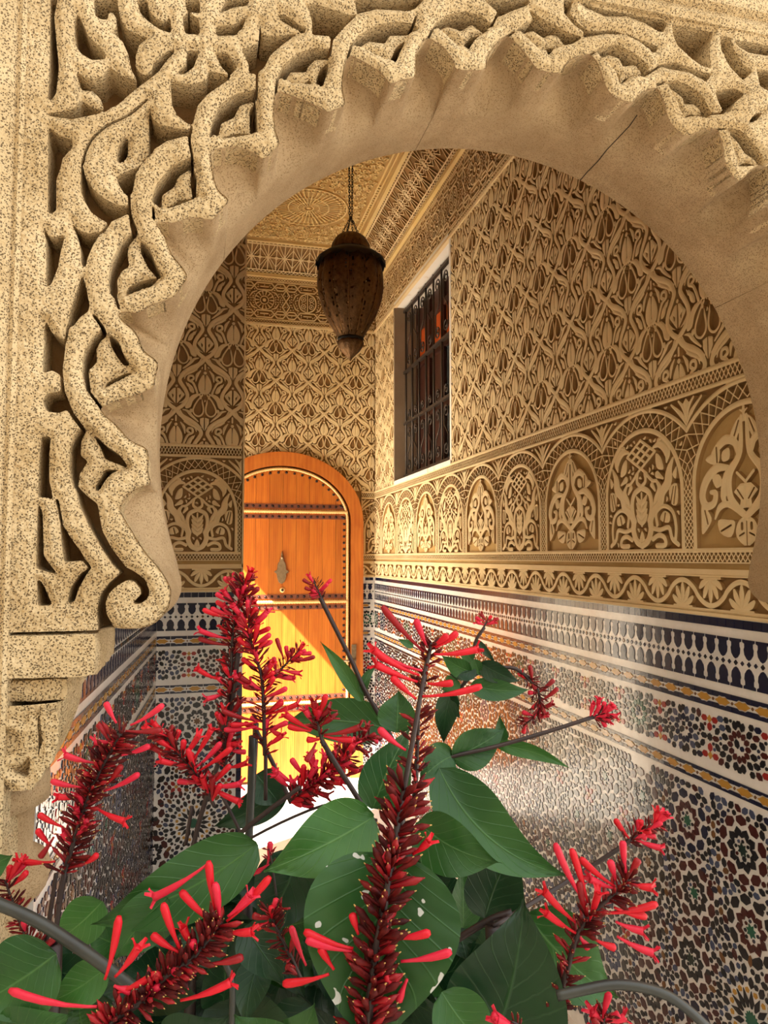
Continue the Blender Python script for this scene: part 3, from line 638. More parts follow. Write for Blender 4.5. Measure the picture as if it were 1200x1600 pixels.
def build_frieze(kind):
    F = Field(0, 0, FW, FH, .0027); w_ = .0088
    for y in (.004, .034, FH-.004, FH-.034): F.stroke([(-.1, y), (FW+.1, y)], w_)
    n = 15
    for s0 in (0, 1):
        for yb in (.009, FH-.029): F.stroke([(FW*i/n, yb+(.02 if (i+s0) % 2 else 0)) for i in range(n+1)], .005)
    lo, hi = .04, FH-.04; c = (FW/2, FH/2)
    for s in (1, -1):
        yy = c[1]+s*.095
        F.stroke([(0, yy), (.02, yy-s*.022), (.06, yy-s*.022), (.10, yy+s*.026), (.2, yy+s*.026), (.24, yy-s*.022), (.28, yy-s*.022), (FW, yy)], w_)
        F.stroke([(0, yy), (.02, yy+s*.026), (.06, yy+s*.026), (.10, yy-s*.022), (.2, yy-s*.022), (.24, yy+s*.026), (.28, yy+s*.026), (FW, yy)], w_)
        for xx in (.04, .15, .26): F.stroke([(xx-.026, yy), (xx+.026, yy)], .008); F.disc((xx, yy+.011*s), .004)
    for x_ in (0, FW):
        F.stroke([(x_, c[1]-.08), (x_+.025, c[1]-.04), (x_-.025, c[1]+.04), (x_, c[1]+.08)], w_); F.stroke([(x_, c[1]-.08), (x_-.025, c[1]-.04), (x_+.025, c[1]+.04), (x_, c[1]+.08)], w_)
    if kind == 'R':
        F.ring(c, .066, .006); F.ring(c, .028, .005); F.disc(c, .012)
        for k in range(14):
            a = 2*math.pi*k/14; F.stroke([(c[0]+.036*math.cos(a), c[1]+.036*math.sin(a)), (c[0]+.060*math.cos(a), c[1]+.060*math.sin(a))], [.004, .009])
        for sx in (1, -1):
            for sy in (1, -1): F.stroke(crv([(c[0]+sx*.05, c[1]+sy*.062), (c[0]+sx*.08, c[1]+sy*.05), (c[0]+sx*.1, c[1]+sy*.02)], 4), [.005, .011, .004])
    else:
        for sx in (1, -1):
            F.stroke(crv([(c[0], c[1]+.07), (c[0]+sx*.045, c[1]+.045), (c[0]+sx*.06, c[1]), (c[0]+sx*.045, c[1]-.045), (c[0], c[1]-.07)], 5), w_)
            for sy in (1, -1):
                F.ring((c[0]+sx*.028, c[1]+sy*.025), .015, .006); F.disc((c[0]+sx*.028, c[1]+sy*.025), .006)
                F.stroke(crv([(c[0]+sx*.06, c[1]+sy*.06), (c[0]+sx*.085, c[1]+sy*.045), (c[0]+sx*.1, c[1]+sy*.01)], 4), [.005, .011, .004])
        F.stroke([(c[0], c[1]-.06), (c[0], c[1]+.06)], .007)
    F.fill(.0085, .9, 3)
    return relief('frieze_panel', F, .011, M_['stucco'])
me_fR, me_fK = build_frieze('R'), build_frieze('K')
# cornice: pierced strip on a 45 degree slope
CP = .112; CL = (ZT-ZK)*math.sqrt(2)
def build_cove(kind):
    F = Field(0, 0, CP, CL, .0024)
    for y, w_ in ((.006, .012), (.034, .008), (CL-.034, .010), (CL-.006, .012)): F.stroke([(-.1, y), (CP+.1, y)], w_)
    n = 8
    for yb in (.014, CL-.028): F.stroke([(CP*i/n, yb+(.014 if i % 2 else 0)) for i in range(n+1)], .0055)
    c = (CP/2, CL/2); R = CL/2-.036
    if kind == 'sq':
        for x_ in (0, CP/2, CP): F.stroke([(x_, .036), (x_, CL-.036)], .007)
        F.stroke([(0, CL/2), (CP, CL/2)], .007)
        for sx in (1, -1):
            for sy in (1, -1):
                for o in (-1, 1): F.stroke([(c[0]+sx*(.008+.004*o), c[1]+sy*(.008-.004*o)), (c[0]+sx*(CP/2*.93+.010*o), c[1]+sy*(R*.93-.010*o))], .0055)
        F.disc(c, .013); F.disc((0, CL/2), .012); F.disc((CP, CL/2), .012)
    else:
        for k in range(12):
            a = 2*math.pi*k/12; F.stroke([c, (c[0]+CP*.62*math.cos(a), c[1]+R*1.15*math.sin(a))], .0055)
        F.ring(c, CP*.28, .005); F.ring((0, c[1]), CP*.2, .005); F.ring((CP, c[1]), CP*.2, .005); F.disc(c, .010)
    return relief('pierced_strip', F, .012, M_['stucco'])
me_csq, me_cst = build_cove('sq'), build_cove('star')

# ------------------------------------------------------------------ lay the carving out on the walls
def put(me, wall, M, name): return obj(name, me, wall, M)
FRr = lambda y, z, lift=0.: frame((x1-lift, y, z), (0, -1, 0), (0, 0, 1))
FRb = lambda x, z, lift=0.: frame((x, YE+HR-lift, z), (1, 0, 0), (0, 0, 1))
FRp = lambda x, z, lift=0.: frame((x, YP+HR-lift, z), (1, 0, 0), (0, 0, 1))
# right wall lattice of blossoms; rows start at the arcade band, columns counted from the near edge of the window
def clip_copy(me, xa, xb, ya, yb):
    """copy of a carved unit cut down to a rectangle of its own plane"""
    import bmesh
    bm = bmesh.new(); bm.from_mesh(me)
    for co, no in (((xa, 0, 0), (-1, 0, 0)), ((xb, 0, 0), (1, 0, 0)), ((0, ya, 0), (0, -1, 0)), ((0, yb, 0), (0, 1, 0))):
        bmesh.ops.bisect_plane(bm, geom=bm.verts[:]+bm.edges[:]+bm.faces[:], plane_co=co, plane_no=no, clear_outer=True)
    m2 = bpy.data.meshes.new(me.name); bm.to_mesh(m2); bm.free()
    for mm in me.materials: m2.materials.append(mm)
    return m2
_cc = {}
def tile_wall(me, wall, FR, sgn, W_, H_, u0, u1, v0, v1, ou, ov, name, holes=(), mind=.012):
    """covers the rectangle u0..u1 x v0..v1 with carved units, cutting those at the edges"""
    i0 = math.floor((u0-ou)/W_); j0 = math.floor((v0-ov)/H_)
    i = i0
    while ou+i*W_ < u1-1e-6:
        j = j0
        while ov+j*H_ < v1-1e-6:
            a, b = ou+i*W_, ov+j*H_
            rects = [(max(a, u0), min(a+W_, u1), max(b, v0), min(b+H_, v1))]
            for hu0, hu1, hv0, hv1 in holes:
                nr = []
                for r in rects:
                    if r[0] >= hu1 or r[1] <= hu0 or r[2] >= hv1 or r[3] <= hv0: nr.append(r); continue
                    if r[0] < hu0: nr.append((r[0], hu0, r[2], r[3]))
                    if r[1] > hu1: nr.append((hu1, r[1], r[2], r[3]))
                    mu0, mu1 = max(r[0], hu0), min(r[1], hu1)
                    if r[2] < hv0: nr.append((mu0, mu1, r[2], hv0))
                    if r[3] > hv1: nr.append((mu0, mu1, hv1, r[3]))
                rects = nr
            for r in rects:
                if r[1]-r[0] < mind or r[3]-r[2] < mind: continue
                full = abs(r[1]-r[0]-W_) < 1e-6 and abs(r[3]-r[2]-H_) < 1e-6
                if full: mm = me
                else:
                    key = (me.name,)+tuple(round(q, 4) for q in (r[0]-a, r[1]-a, r[2]-b, r[3]-b))
                    if key not in _cc: _cc[key] = clip_copy(me, r[0]-a, r[1]-a, r[2]-b, r[3]-b)
                    mm = _cc[key]
                put(mm, wall, FR(sgn*a, b), name)
            j += 1
        i += 1
# u runs in the viewing direction of each wall; on the right wall u = -y
tile_wall(me_lat, wall_right, lambda u, v: FRr(u*-1, v), 1, MW, MH, -YE, -YB, ZC, ZE, -1.415-MW, ZC-.09, 'carved_motif', holes=((-WY1-.012, -WY0+.012, WZ0-.02, WZ1+.01),))
tile_wall(me_lat, wall_back, lambda u, v: FRb(u, v), 1, MW, MH, -.02, XW, ZC, ZE, .385, ZE-2.85*MH, 'carved_motif', holes=((-.02, 1.06, 0, Z+.30), (.03, 1.05, Z+.3, Z+.40), (.11, .97, Z+.4, Z+.5), (.20, .89, Z+.5, Z+.6), (.36, .74, Z+.6, Z+.68)))
tile_wall(me_lat, wall_pil, lambda u, v: FRp(u, v), 1, MW, MH, PX0, PX1-.004, ZC, 3.9, .014-MW/2, ZC-.055, 'carved_motif')
# arcade band with its two alternating panels
for i in range(10):
    yc = 1.614-AP/2+AP*i
    if yc+AP/2 <= YE+.01: put((me_B, me_A)[i % 2], wall_right, FRr(yc, Z), 'arcade_panel')
last = 1.614+AP*8
me_c = clip_copy(me_A, -AP/2+AP-(YE-last) if False else AP/2-(YE-last), AP/2, -1, 1)
if YE-last > .02: put(me_c, wall_right, FRr(last+AP/2, Z), 'arcade_panel')
put(clip_copy(me_A, -AP/2, -AP/2+.10, -1, 1), wall_back, FRb(1.104+AP/2, Z), 'arcade_panel')
o = put(me_A, wall_pil, FRp((PX0+PX1)/2-.012, Z) @ Matrix.Diagonal((.87, 1, 1, 1)), 'arcade_panel')
# gold-brown grounds behind the deep palmette panels
for i in range(0, 10, 2):
    yc = 1.614-AP/2+AP*i
    if yc+AP/2 <= YE+.01:
        n = 24; pts = [(-.175, .02)]+[(.175*math.cos(math.pi-math.pi*k/n), .173+.175*math.sin(math.pi*k/n)) for k in range(n+1)]+[(.175, .02)]
        m = MB(); m.add([(x, y, .0) for x, y in pts]+[(x, y, .002) for x, y in pts], [tuple(range(len(pts), 2*len(pts)))[::-1]])
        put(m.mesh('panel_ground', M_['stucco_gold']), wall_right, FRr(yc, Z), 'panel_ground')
# plain fillets, wave border
def fillet(wall, M, L, z0, z1, d, mat_=None):
    m = MB(); m.box((0, z0, 0), (L, z1, d)); put(m.mesh('fillet', mat_ or M_['stucco']), wall, M, 'fillet')
LR = YE-YB
for wall, M, L in ((wall_right, FRr(YE, Z), LR), (wall_back, FRb(1.104, Z), XW-1.104), (wall_pil, FRp(PX0, Z), PX1-PX0)):
    fillet(wall, M, L, -.030, -.0165, .007, M_['stucco_gold']); fillet(wall, M, L, -.043, -.030, .016); fillet(wall, M, L, -.143, -.1345, .015)
i = 0
y = 1.438+WP*.0
while y-WP < YE-.01:
    a = max(0, y-YE)
    put(me_wave if a < 1e-6 else clip_copy(me_wave, a, WP, -1, 1), wall_right, FRr(y, Z), 'wave_border'); y += WP
put(clip_copy(me_wave, 0, .10, -1, 1), wall_back, FRb(1.104, Z), 'wave_border')
for xs_, xa, xb_ in ((PX0+.075-WP, WP-.075, WP), (PX0+.075, 0, WP), (PX0+.075+WP, 0, PX1-PX0-.075-WP)): put(clip_copy(me_wave, xa, xb_, -1, 1), wall_pil, FRp(xs_, Z), 'wave_border')
# upper frieze and cornice on right and back walls
k = 0; y = YE-.02
while y > YB:
    put((me_fR, me_fK)[k % 2], wall_right, FRr(y, ZE), 'frieze_panel'); y -= FW; k += 1
x = .265; k = 0
while x < XW-.02:
    mm = (me_fR, me_fK)[k % 2]
    put(mm if x+FW <= XW else clip_copy(mm, 0, XW-x, -1, 1), wall_back, FRb(x, ZE), 'frieze_panel'); x += FW; k += 1
put(me_fK, wall_back, FRb(.265-FW, ZE), 'frieze_panel')
for wall, M, L in ((wall_right, FRr(YE, 0), LR), (wall_back, FRb(-.02, 0), XW+.02)):
    fillet(wall, M, L, ZE-.012, ZE+.003, .02); fillet(wall, M, L, ZK-.012, ZK+.012, .03, M_['plaster_yellow'])
# cornice slopes (right, back) and flat carved ceiling
s2 = math.sqrt(.5); cd = ZT-ZK
m = MB()
xi, yi, xj = XW-cd, YE-cd, XS+cd
m.add([(XW+.02, YB, ZK), (XW+.02, YE+.02, ZK), (xi+.0, yi+.0, ZT+.01), (xi, YB, ZT+.01)], [(0, 1, 2, 3)])
m.add([(XS-.02, YE+.02, ZK), (XW+.02, YE+.02, ZK), (xi, yi, ZT+.01), (xj, yi, ZT+.01)], [(3, 2, 1, 0)])
m.add([(XS-.02, YP, ZK), (XS-.02, YE+.02, ZK), (xj, yi, ZT+.01), (xj, YP, ZT+.01)], [(3, 2, 1, 0)])
m.add([(XS-.4, YB, ZT+.02), (XW+.1, YB, ZT+.02), (XW+.1, YE+.1, ZT+.02), (XS-.4, YE+.1, ZT+.02)], [(0, 1, 2, 3)])
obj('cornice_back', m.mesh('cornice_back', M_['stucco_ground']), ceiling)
y = YE-.09
while y-CP > YB:
    put(me_cst, ceiling, frame((XW+.004, y, ZK+.012), (0, -1, 0), (-1, 0, 1)), 'pierced_strip'); y -= CP
x = .262
while x < XW-.06:
    put(me_csq, ceiling, frame((x, YE+.004, ZK+.012), (1, 0, 0), (0, -1, 1)), 'pierced_strip'); x += CP
# inner ceiling panel with its rosette
CW = xi-xj
def build_ceiling():
    y0, y1 = 3.1, yi
    F = Field(xj, y0, xi, y1, .0042); c = (.62, 4.36)
    for ins_, w_ in ((.006, .014), (.032, .007), (.055, .010)):
        F.stroke([(xj+ins_, y0+ins_), (xi-ins_, y0+ins_), (xi-ins_, y1-ins_), (xj+ins_, y1-ins_), (xj+ins_, y0+ins_)], w_)
    for k in range(int(CW/.03)):
        for yy in (y1-.043,): F.disc((xj+.03*k+.03, yy), .006)
        F.disc((xi-.043, y1-.03*k-.03), .006)
    for r, w_ in ((.03, .007), (.065, .006), (.125, .007), (.235, .008)): F.ring(c, r, w_)
    F.disc(c, .012)
    for k in range(20):
        a = 2*math.pi*k/20; e = lambda r: (c[0]+r*math.cos(a), c[1]+r*math.sin(a)); F.stroke([e(.038), e(.058)], .006)
    for k in range(32):
        a = 2*math.pi*k/32; e = lambda r: (c[0]+r*math.cos(a), c[1]+r*math.sin(a)); F.stroke([e(.072), e(.117)], .007)
    for k in range(44):
        a = 2*math.pi*k/44; e = lambda r: (c[0]+r*math.cos(a), c[1]+r*math.sin(a)); F.stroke([e(.133), e(.185)], [.006, .009]); F.disc(e(.20), .009); F.disc(e(.222), .006)
    r = random.Random(4)
    gx = np.arange(xj+.09, xi-.07, .052)
    for X in gx:
        for Y in np.arange(y0+.08, y1-.07, .052):
            if math.hypot(X-c[0], Y-c[1]) < .262: continue
            a = r.random()*6.28
            F.ring((X, Y), .017, .007, a0=a, a1=a+4.6); F.disc((X, Y), .006)
            F.stroke(crv([(X+.017*math.cos(a), Y+.017*math.sin(a)), (X+.033*math.cos(a+.5), Y+.033*math.sin(a+.5)), (X+.036*math.cos(a+1.3), Y+.036*math.sin(a+1.3))], 3), [.006, .010, .003])
    return relief('carved_ceiling', F, .012, M_['plaster_yellow'])
# relief faces down: mirror so that its plan stays as designed
me_ce = build_ceiling(); me_ce.flip_normals()
o = obj('carved_ceiling', me_ce, ceiling, Matrix.Translation((0, 0, ZT+.012)) @ Matrix.Diagonal((1, 1, -1, 1)))
boxobj('moulding', (xi-.012, YB, ZT-.014), (xi+.010, yi+.01, ZT+.012), M_['plaster_yellow'], ceiling)
boxobj('moulding', (XS, yi-.012, ZT-.014), (xi, yi+.010, ZT+.012), M_['plaster_yellow'], ceiling)
boxobj('ceiling_ground', (XS-.3, YB, ZT+.012), (XW+.3, YE+.3, ZT+.05), M_['stucco_gold'], ceiling)
# ================================================================== glazed mosaic (zellij) dado
def rot(p, a): c, s = math.cos(a), math.sin(a); return (p[0]*c-p[1]*s, p[0]*s+p[1]*c)
def shp(pts, c=(0, 0), a=0., s=1.): return [(c[0]+s*q[0], c[1]+s*q[1]) for q in (rot(p, a) for p in pts)]
def petal(L, W): return [(L/2, 0), (L*.22, W/2), (-L*.22, W/2), (-L/2, 0), (-L*.22, -W/2), (L*.22, -W/2)]
def ngon(r, n, a0=0.): return [(r*math.cos(a0+2*math.pi*k/n), r*math.sin(a0+2*math.pi*k/n)) for k in range(n)]
def star(r, r2, n): return [((r if k % 2 == 0 else r2)*math.cos(math.pi*k/n), (r if k % 2 == 0 else r2)*math.sin(math.pi*k/n)) for k in range(2*n)]
def arrow(L, W): return [(L*.5, 0), (L*.12, W*.5), (-L*.5, W*.42), (-L*.2, 0), (-L*.5, -W*.42), (L*.12, -W*.5)]
def rosette(out, c, R, n, cols, a0=0.):
    """star in the middle, ring of arrow pieces, ring of petals"""
    cc, ca, cp = cols
    out.append((shp(star(R*.17, R*.10, max(6, n//2+2)), c, a0), cc))
    for k in range(n):
        a = a0+2*math.pi*k/n; w_ = 2*math.pi/n
        out.append((shp(arrow(R*.28, R*.37*w_), (c[0]+R*.40*math.cos(a), c[1]+R*.40*math.sin(a)), a), ca))
        a2 = a+w_/2
        out.append((shp(petal(R*.27, R*.53*w_), (c[0]+R*.70*math.cos(a2), c[1]+R*.70*math.sin(a2)), a2), cp))
def bands(L, seed, z_floor):
    """all mosaic pieces of a stretch of dado of length L; (polygon, colour), y measured from eye height"""
    r = random.Random(seed); out = []
    g = .0008
    # row of navy oblongs
    x = 0; p = .0285
    while x < L-.004: out.append(([(x+g, -.1645), (min(x+p, L)-g, -.1645), (min(x+p, L)-g, -.1445), (x+g, -.1445)], 'navy')); x += p
    # merlon band: dark spear shapes between white turrets, small lozenges between
    y0, y1 = -.298, -.186; P = .042; ym = (y0+y1)/2; n = int(L/P)+1
    for k in range(n):
        c = (k+.5)*P
        if c+.02 > L: break
        H_ = ym-y0-.010
        top = [(-.0185, 0), (.0185, 0), (.0185, -.006), (.0125, -.009), (.0125, -.017), (.0150, -.022), (.0130, -.034), (.006, -.043), (0, -H_), (-.006, -.043), (-.0130, -.034), (-.0150, -.022), (-.0125, -.017), (-.0125, -.009), (-.0185, -.006)]
        out.append(([(c+x, y1-.001+y) for x, y in top][::-1], 'navy'))
        out.append(([(c+x, y0+.001-y) for x, y in top], 'navy'))
        out.append((shp(ngon(.0062, 4, 0), (c, ym)), r.choice(['navy', 'navy', 'black', 'dkgreen', 'brown'])))
        out.append((shp(ngon(.0055, 4, 0), (c+P/2, ym)), r.choice(['navy', 'black', 'navy'])))
    # two running bands of ochre lozenges on navy
    for ya, yb in ((-.359, -.318), (-.547, -.513)):
        p = .065; yc = (ya+yb)/2; hh = (yb-ya)/2; k = 0
        while k*p < L-.005:
            x = k*p; c = x+p/2
            if c+.03 < L:
                out.append((shp([(.026, 0), (.016, .0045), (.010, .009), (0, .0075), (-.010, .009), (-.016, .0045), (-.026, 0), (-.016, -.0045), (-.010, -.009), (0, -.0075), (.010, -.009), (.016, -.0045)], (c, yc)), 'ochre'))
                out.append((shp(ngon(.004, 4), (x, yc)), 'brown' if k else 'navy'))
            for s in (1, -1):
                q = [(x+.001, yc+s*hh*.98), (min(x+p, L)-.001, yc+s*hh*.98), (min(x+p, L)-.001, yc+s*.0075), (x+p*.76, yc+s*.0075), (x+p*.66, yc+s*.0118), (x+p*.5, yc+s*.0105), (x+p*.34, yc+s*.0118), (x+p*.24, yc+s*.0075), (x+.001, yc+s*.0075)]
                if x+p <= L+.001: out.append((q if s < 0 else q[::-1], 'navy'))
            k += 1
    # narrow star band
    p = .1975; yc = -.4325; k = 0; x = -.06
    while x < L:
        c = (x+p/2, yc); cols = [('black', 'black'), ('green', 'dkgreen'), ('navy', 'slate'), ('maroon', 'black')][(k+seed) % 4]
        loc = []
        loc.append((shp(ngon(.0075, 4, math.pi/4), (c[0], c[1]+.011)), 'black')) if k % 2 else None
        for q in range(12):
            a = 2*math.pi*q/12
            loc.append((shp(petal(.0185, .0125), (c[0]+.0285*math.cos(a), c[1]+.0285*math.sin(a)), a+math.pi/2 if False else a), cols[0]))
            a2 = a+math.pi/12
            if abs(math.sin(a2)) < .995: loc.append((shp(petal(.022, .0145), (c[0]+.0475*math.cos(a2), c[1]+.0475*math.sin(a2)), a2), cols[1] if q % 3 else 'black'))
        for s in (1, -1):
            fx = x
            loc.append((shp(star(.0095, .0055, 4), (fx, yc+s*.043)), 'ochre'))
            for a in (0, math.pi, -s*math.pi/2): loc.append((shp(petal(.021, .0145), (fx+.0185*math.cos(a), yc+s*.043+.0185*math.sin(a)), a), 'red'))
            for dx in (-.027, .027): loc.append((shp(petal(.022, .013), (fx+dx, yc+s*.019), s*math.copysign(.9, dx)), 'black'))
            for dx in (.058, .0985, .139): loc.append((shp(ngon(.0082, 6), (x+dx, yc+s*.0515)), 'black'))
        loc.append((shp(star(.010, .0075, 8), (x, yc)), 'black'))
        for sx in (1, -1): loc.append((shp(petal(.024, .013), (x+sx*.021, yc), 0), r.choice(['black', 'maroon'])))
        out += loc; x += p; k += 1
    # main field
    pw, ph = .1935, .1685; yt = -.562; zb_ = z_floor
    k = 0; big = (L-.14, -1.025) if L > 2.5 else (L*.5, -1.06)
    def free(c): return math.hypot(c[0]-big[0], c[1]-big[1]) > .155
    nx = int(L/pw)+2; ny = int((yt-zb_)/ph)+1
    for i in range(-1, nx):
        for j in range(ny):
            c = (L-.155-i*pw+(.02 if j % 2 else 0), yt-.098-j*ph)
            cols = r.choice([('green', 'maroon', 'navy'), ('green', 'black', 'maroon'), ('dkgreen', 'black', 'maroon'), ('slate', 'slate', 'black'), ('green', 'maroon', 'black'), ('brown', 'black', 'black')])
            if free(c): rosette(out, c, .092, 10, cols, r.random()*.3)
            d = (c[0]+pw/2, c[1]+ph/2 if j else c[1]+.06)
            d = (c[0]+pw/2, c[1]-ph/2)
            if free(d):
                t = r.random()
                if t < .4:
                    out.append((shp(star(.0085, .005, 4), d), 'ochre'))
                    for q in range(4): a = math.pi/4+q*math.pi/2; out.append((shp(petal(.022, .014), (d[0]+.0175*math.cos(a), d[1]+.0175*math.sin(a)), a), 'red'))
                else:
                    out.append((shp(star(.010, .0075, 8), d), 'black'))
                    for q in range(6): a = q*math.pi/3; out.append((shp(petal(.020, .0125), (d[0]+.021*math.cos(a), d[1]+.021*math.sin(a)), a), r.choice(['black', 'slate', 'navy', 'maroon'])))
                for q in range(8):
                    a = q*math.pi/4+math.pi/8; e = (d[0]+.043*math.cos(a), d[1]+.040*math.sin(a))
                    out.append((shp(petal(.021, .013), e, a), r.choice(['black', 'black', 'navy', 'maroon', 'brown'])))
            for e in ((c[0]+pw/2, c[1]),):
                if free(e): 
                    for dy in (-.022, 0, .022): out.append((shp(petal(.019, .0125), (e[0], e[1]+dy), math.pi/2), r.choice(['black', 'navy', 'brown'])))
            e = (c[0], c[1]+ph/2)
            if j and free(e):
                for dx in (-.02, .02): out.append((shp(petal(.021, .013), (e[0]+dx, e[1]), 0), r.choice(['black', 'slate', 'maroon'])))
    # one large sixteen-pointed star
    c = big
    out.append((shp(star(.022, .0165, 16), c), 'dkgreen' if False else 'green'))
    for k in range(16):
        a = 2*math.pi*k/16; e = lambda rr, aa: (c[0]+rr*math.cos(aa), c[1]+rr*math.sin(aa))
        out.append((shp([(.02, 0), (-.004, .0075), (-.018, .002), (-.018, -.002), (-.004, -.0075)], e(.046, a), a), 'black'))
        out.append((shp(ngon(.0065, 5, 0), e(.064, a+math.pi/16), a), 'ochre'))
        out.append((shp(petal(.026, .0145), e(.083, a), a), 'black')); out.append((shp(petal(.024, .0145), e(.106, a+math.pi/16), a), 'black'))
        out.append((shp(petal(.026, .013), e(.130, a), a), ('brown', 'maroon')[k % 2])); out.append((shp(petal(.020, .016), e(.146, a+math.pi/16), a+math.pi/2), 'black'))
    # fill what is left of the star band and the field with small pieces
    G = .0016; gx = int(L/G)+1; y_top = -.371; gy = int((y_top-zb_)/G)+1
    occ = np.ones((gy, gx), bool)
    def rows(ya, yb): return slice(max(0, int((y_top-yb)/G)), max(0, int((y_top-ya)/G)))
    occ[rows(-.493, -.374)] = False; occ[rows(zb_, -.564)] = False
    def mark(p, grow=.0028):
        P = np.array(p); c = P.mean(0); P = c+(P-c)*(1+grow/max(1e-4, np.hypot(*(P-c).T).mean()))
        i0, i1 = int(max(0, P[:, 0].min()/G)), int(min(gx-1, P[:, 0].max()/G))+1; j0, j1 = int(max(0, (y_top-P[:, 1].max())/G)), int(min(gy-1, (y_top-P[:, 1].min())/G))+1
        if i1 <= i0 or j1 <= j0: return
        X, Y = np.meshgrid(np.arange(i0, i1)*G, y_top-np.arange(j0, j1)*G); ins = np.zeros(X.shape, bool); n = len(P)
        for k in range(n):
            a, b = P[k], P[(k+1) % n]
            if a[1] != b[1]: ins ^= ((a[1] > Y) != (b[1] > Y)) & (X < (b[0]-a[0])*(Y-a[1])/(b[1]-a[1])+a[0])
        occ[j0:j1, i0:i1] |= ins
    out = [q for q in out if not (q[1] != 'white' and False)]
    for p, cl in out:
        if min(q[1] for q in p) < -.37: mark(p)
    for rad, mk in ((.0085, lambda a: shp(petal(.0225, .0140), (0, 0), a)), (.0066, lambda a: shp(ngon(.0066, 6), (0, 0), a)), (.0050, lambda a: shp(ngon(.0045, 5), (0, 0), a))):
        k = int(rad/G); dd = np.add.outer(np.arange(-k, k+1)**2, np.arange(-k, k+1)**2) <= k*k
        for j in range(k, gy-k, 2):
            for i in range(k+(j % 4), gx-k, 2):
                if occ[j, i] or occ[j-k, i] or occ[j+k, i] or occ[j, i-k] or occ[j, i+k]: continue
                if occ[j-k:j+k+1, i-k:i+k+1][dd].any(): continue
                x, y = i*G, y_top-j*G; a = math.atan2(y+.66, x-L+.155)*7 % 3.14
                p = [(x+q[0], y+q[1]) for q in mk(a)]; out.append((p, r.choice(['black', 'black', 'navy', 'black', 'maroon', 'slate']))); mark(p, .0034)
    res = []
    for p, cl in out:
        xs = [q[0] for q in p]; yy = [q[1] for q in p]
        if min(xs) < .001 or max(xs) > L-.001: continue
        if min(yy) < zb_+.002: continue
        if -.56 < max(yy) < -.549 and min(yy) < -.562: continue
        res.append((p, cl))
    return res
def proj(P):
    d = np.array(P)-np.array([0, 0, CAMZ]); f_ = d@_F
    return (600+FPX*(d@_R)/f_, 800-FPX*(d@_U)/f_, f_)
def dado(wall, M, L, seed, nind, z_floor, occl=None):
    """white glazed ground and the coloured pieces: the largest in view one by one, the rest joined"""
    T_ = .0022
    m = MB(); m.box((0, -CAMZ+.0 if z_floor < -1.4 else z_floor, -.012), (L, -.1425, 0))
    put(m.mesh('white_tiling', M_['white_tile']), wall, M, 'white_tiling')
    ps = bands(L, seed, z_floor+.03); sc_ = []
    for p, cl in ps:
        P = np.array([list(M @ Vector((x, y, 0))) for x, y in p]); q = np.array([proj(t)[:2] for t in P]); c = q.mean(0)
        sz = min(np.ptp(q[:, 0]), np.ptp(q[:, 1]))
        vis = 0 <= c[0] <= 1200 and 0 <= c[1] <= 1600 and (occl is None or occl(c))
        sc_.append(sz if vis else 0)
    order = sorted(range(len(ps)), key=lambda i: -sc_[i]); top = set(order[:nind]); top = {i for i in top if sc_[i] > 4}
    rest = MB(); r = random.Random(seed+1)
    for i, (p, cl) in enumerate(ps):
        c = np.mean(np.array(p), 0); tx, ty = r.gauss(0, .006), r.gauss(0, .006)
        top_v = [(x, y, T_+tx*(x-c[0])+ty*(y-c[1])) for x, y in p]
        bot = [(x, y, 0) for x, y in p]; n = len(p)
        ar = sum(p[k][0]*p[(k+1) % n][1]-p[(k+1) % n][0]*p[k][1] for k in range(n))
        if ar < 0: top_v.reverse(); bot.reverse()
        fs = [tuple(range(n))]+[(n+k, n+(k+1) % n, (k+1) % n, k) for k in range(n)]
        if i in top:
            m = MB(); m.add([(x-c[0], y-c[1], z) for x, y, z in top_v+bot], fs)
            put(m.mesh('tile', M_['t_'+cl]), wall, M @ Matrix.Translation((c[0], c[1], 0)), 'tile')
        else: rest.add(top_v+bot, fs, TK.index(cl))
    o = put(rest.mesh('mosaic_tiles', *[M_['t_'+k] for k in TK]), wall, M, 'mosaic_tiles'); tag(o, kind='stuff')
plant_hide = lambda c: not (c[0] < 960 and c[1] > 1180)
dado(wall_right, frame((XW, YE, Z), (0, -1, 0), (0, 0, 1)), YE-YB, 1, 300, -1.5, lambda c: c[0] > 840 or c[1] < 1150)
dado(wall_pil, frame((PX0, YP, Z), (1, 0, 0), (0, 0, 1)), PX1-PX0-.02, 2, 200, -1.5, lambda c: c[1] < 1330)
dado(wall_left, frame(Vector(pa)+Vector((0, 0, Z))+LN*.012, LU, (0, 0, 1)), 1.80, 3, 0, -1.5)
dado(wall_back, frame((1.104, YE, Z), (1, 0, 0), (0, 0, 1)), XW-1.104, 5, 60, -1.5)
# edge tiles up the corner of the pilaster
for k in range(18):
    boxobj('edge_tile', (PX1-.018, YP-.002, .03+k*.075), (PX1+.002, YP+.018, .03+k*.075+.0735), M_['t_navy'] if k < 13 else M_['white_tile'], wall_pil)
boxobj('plaster_edge', (PX1-.006, YP-.003, ZDA), (PX1+.001, YP+.012, 3.95), M_['stucco'], wall_pil)
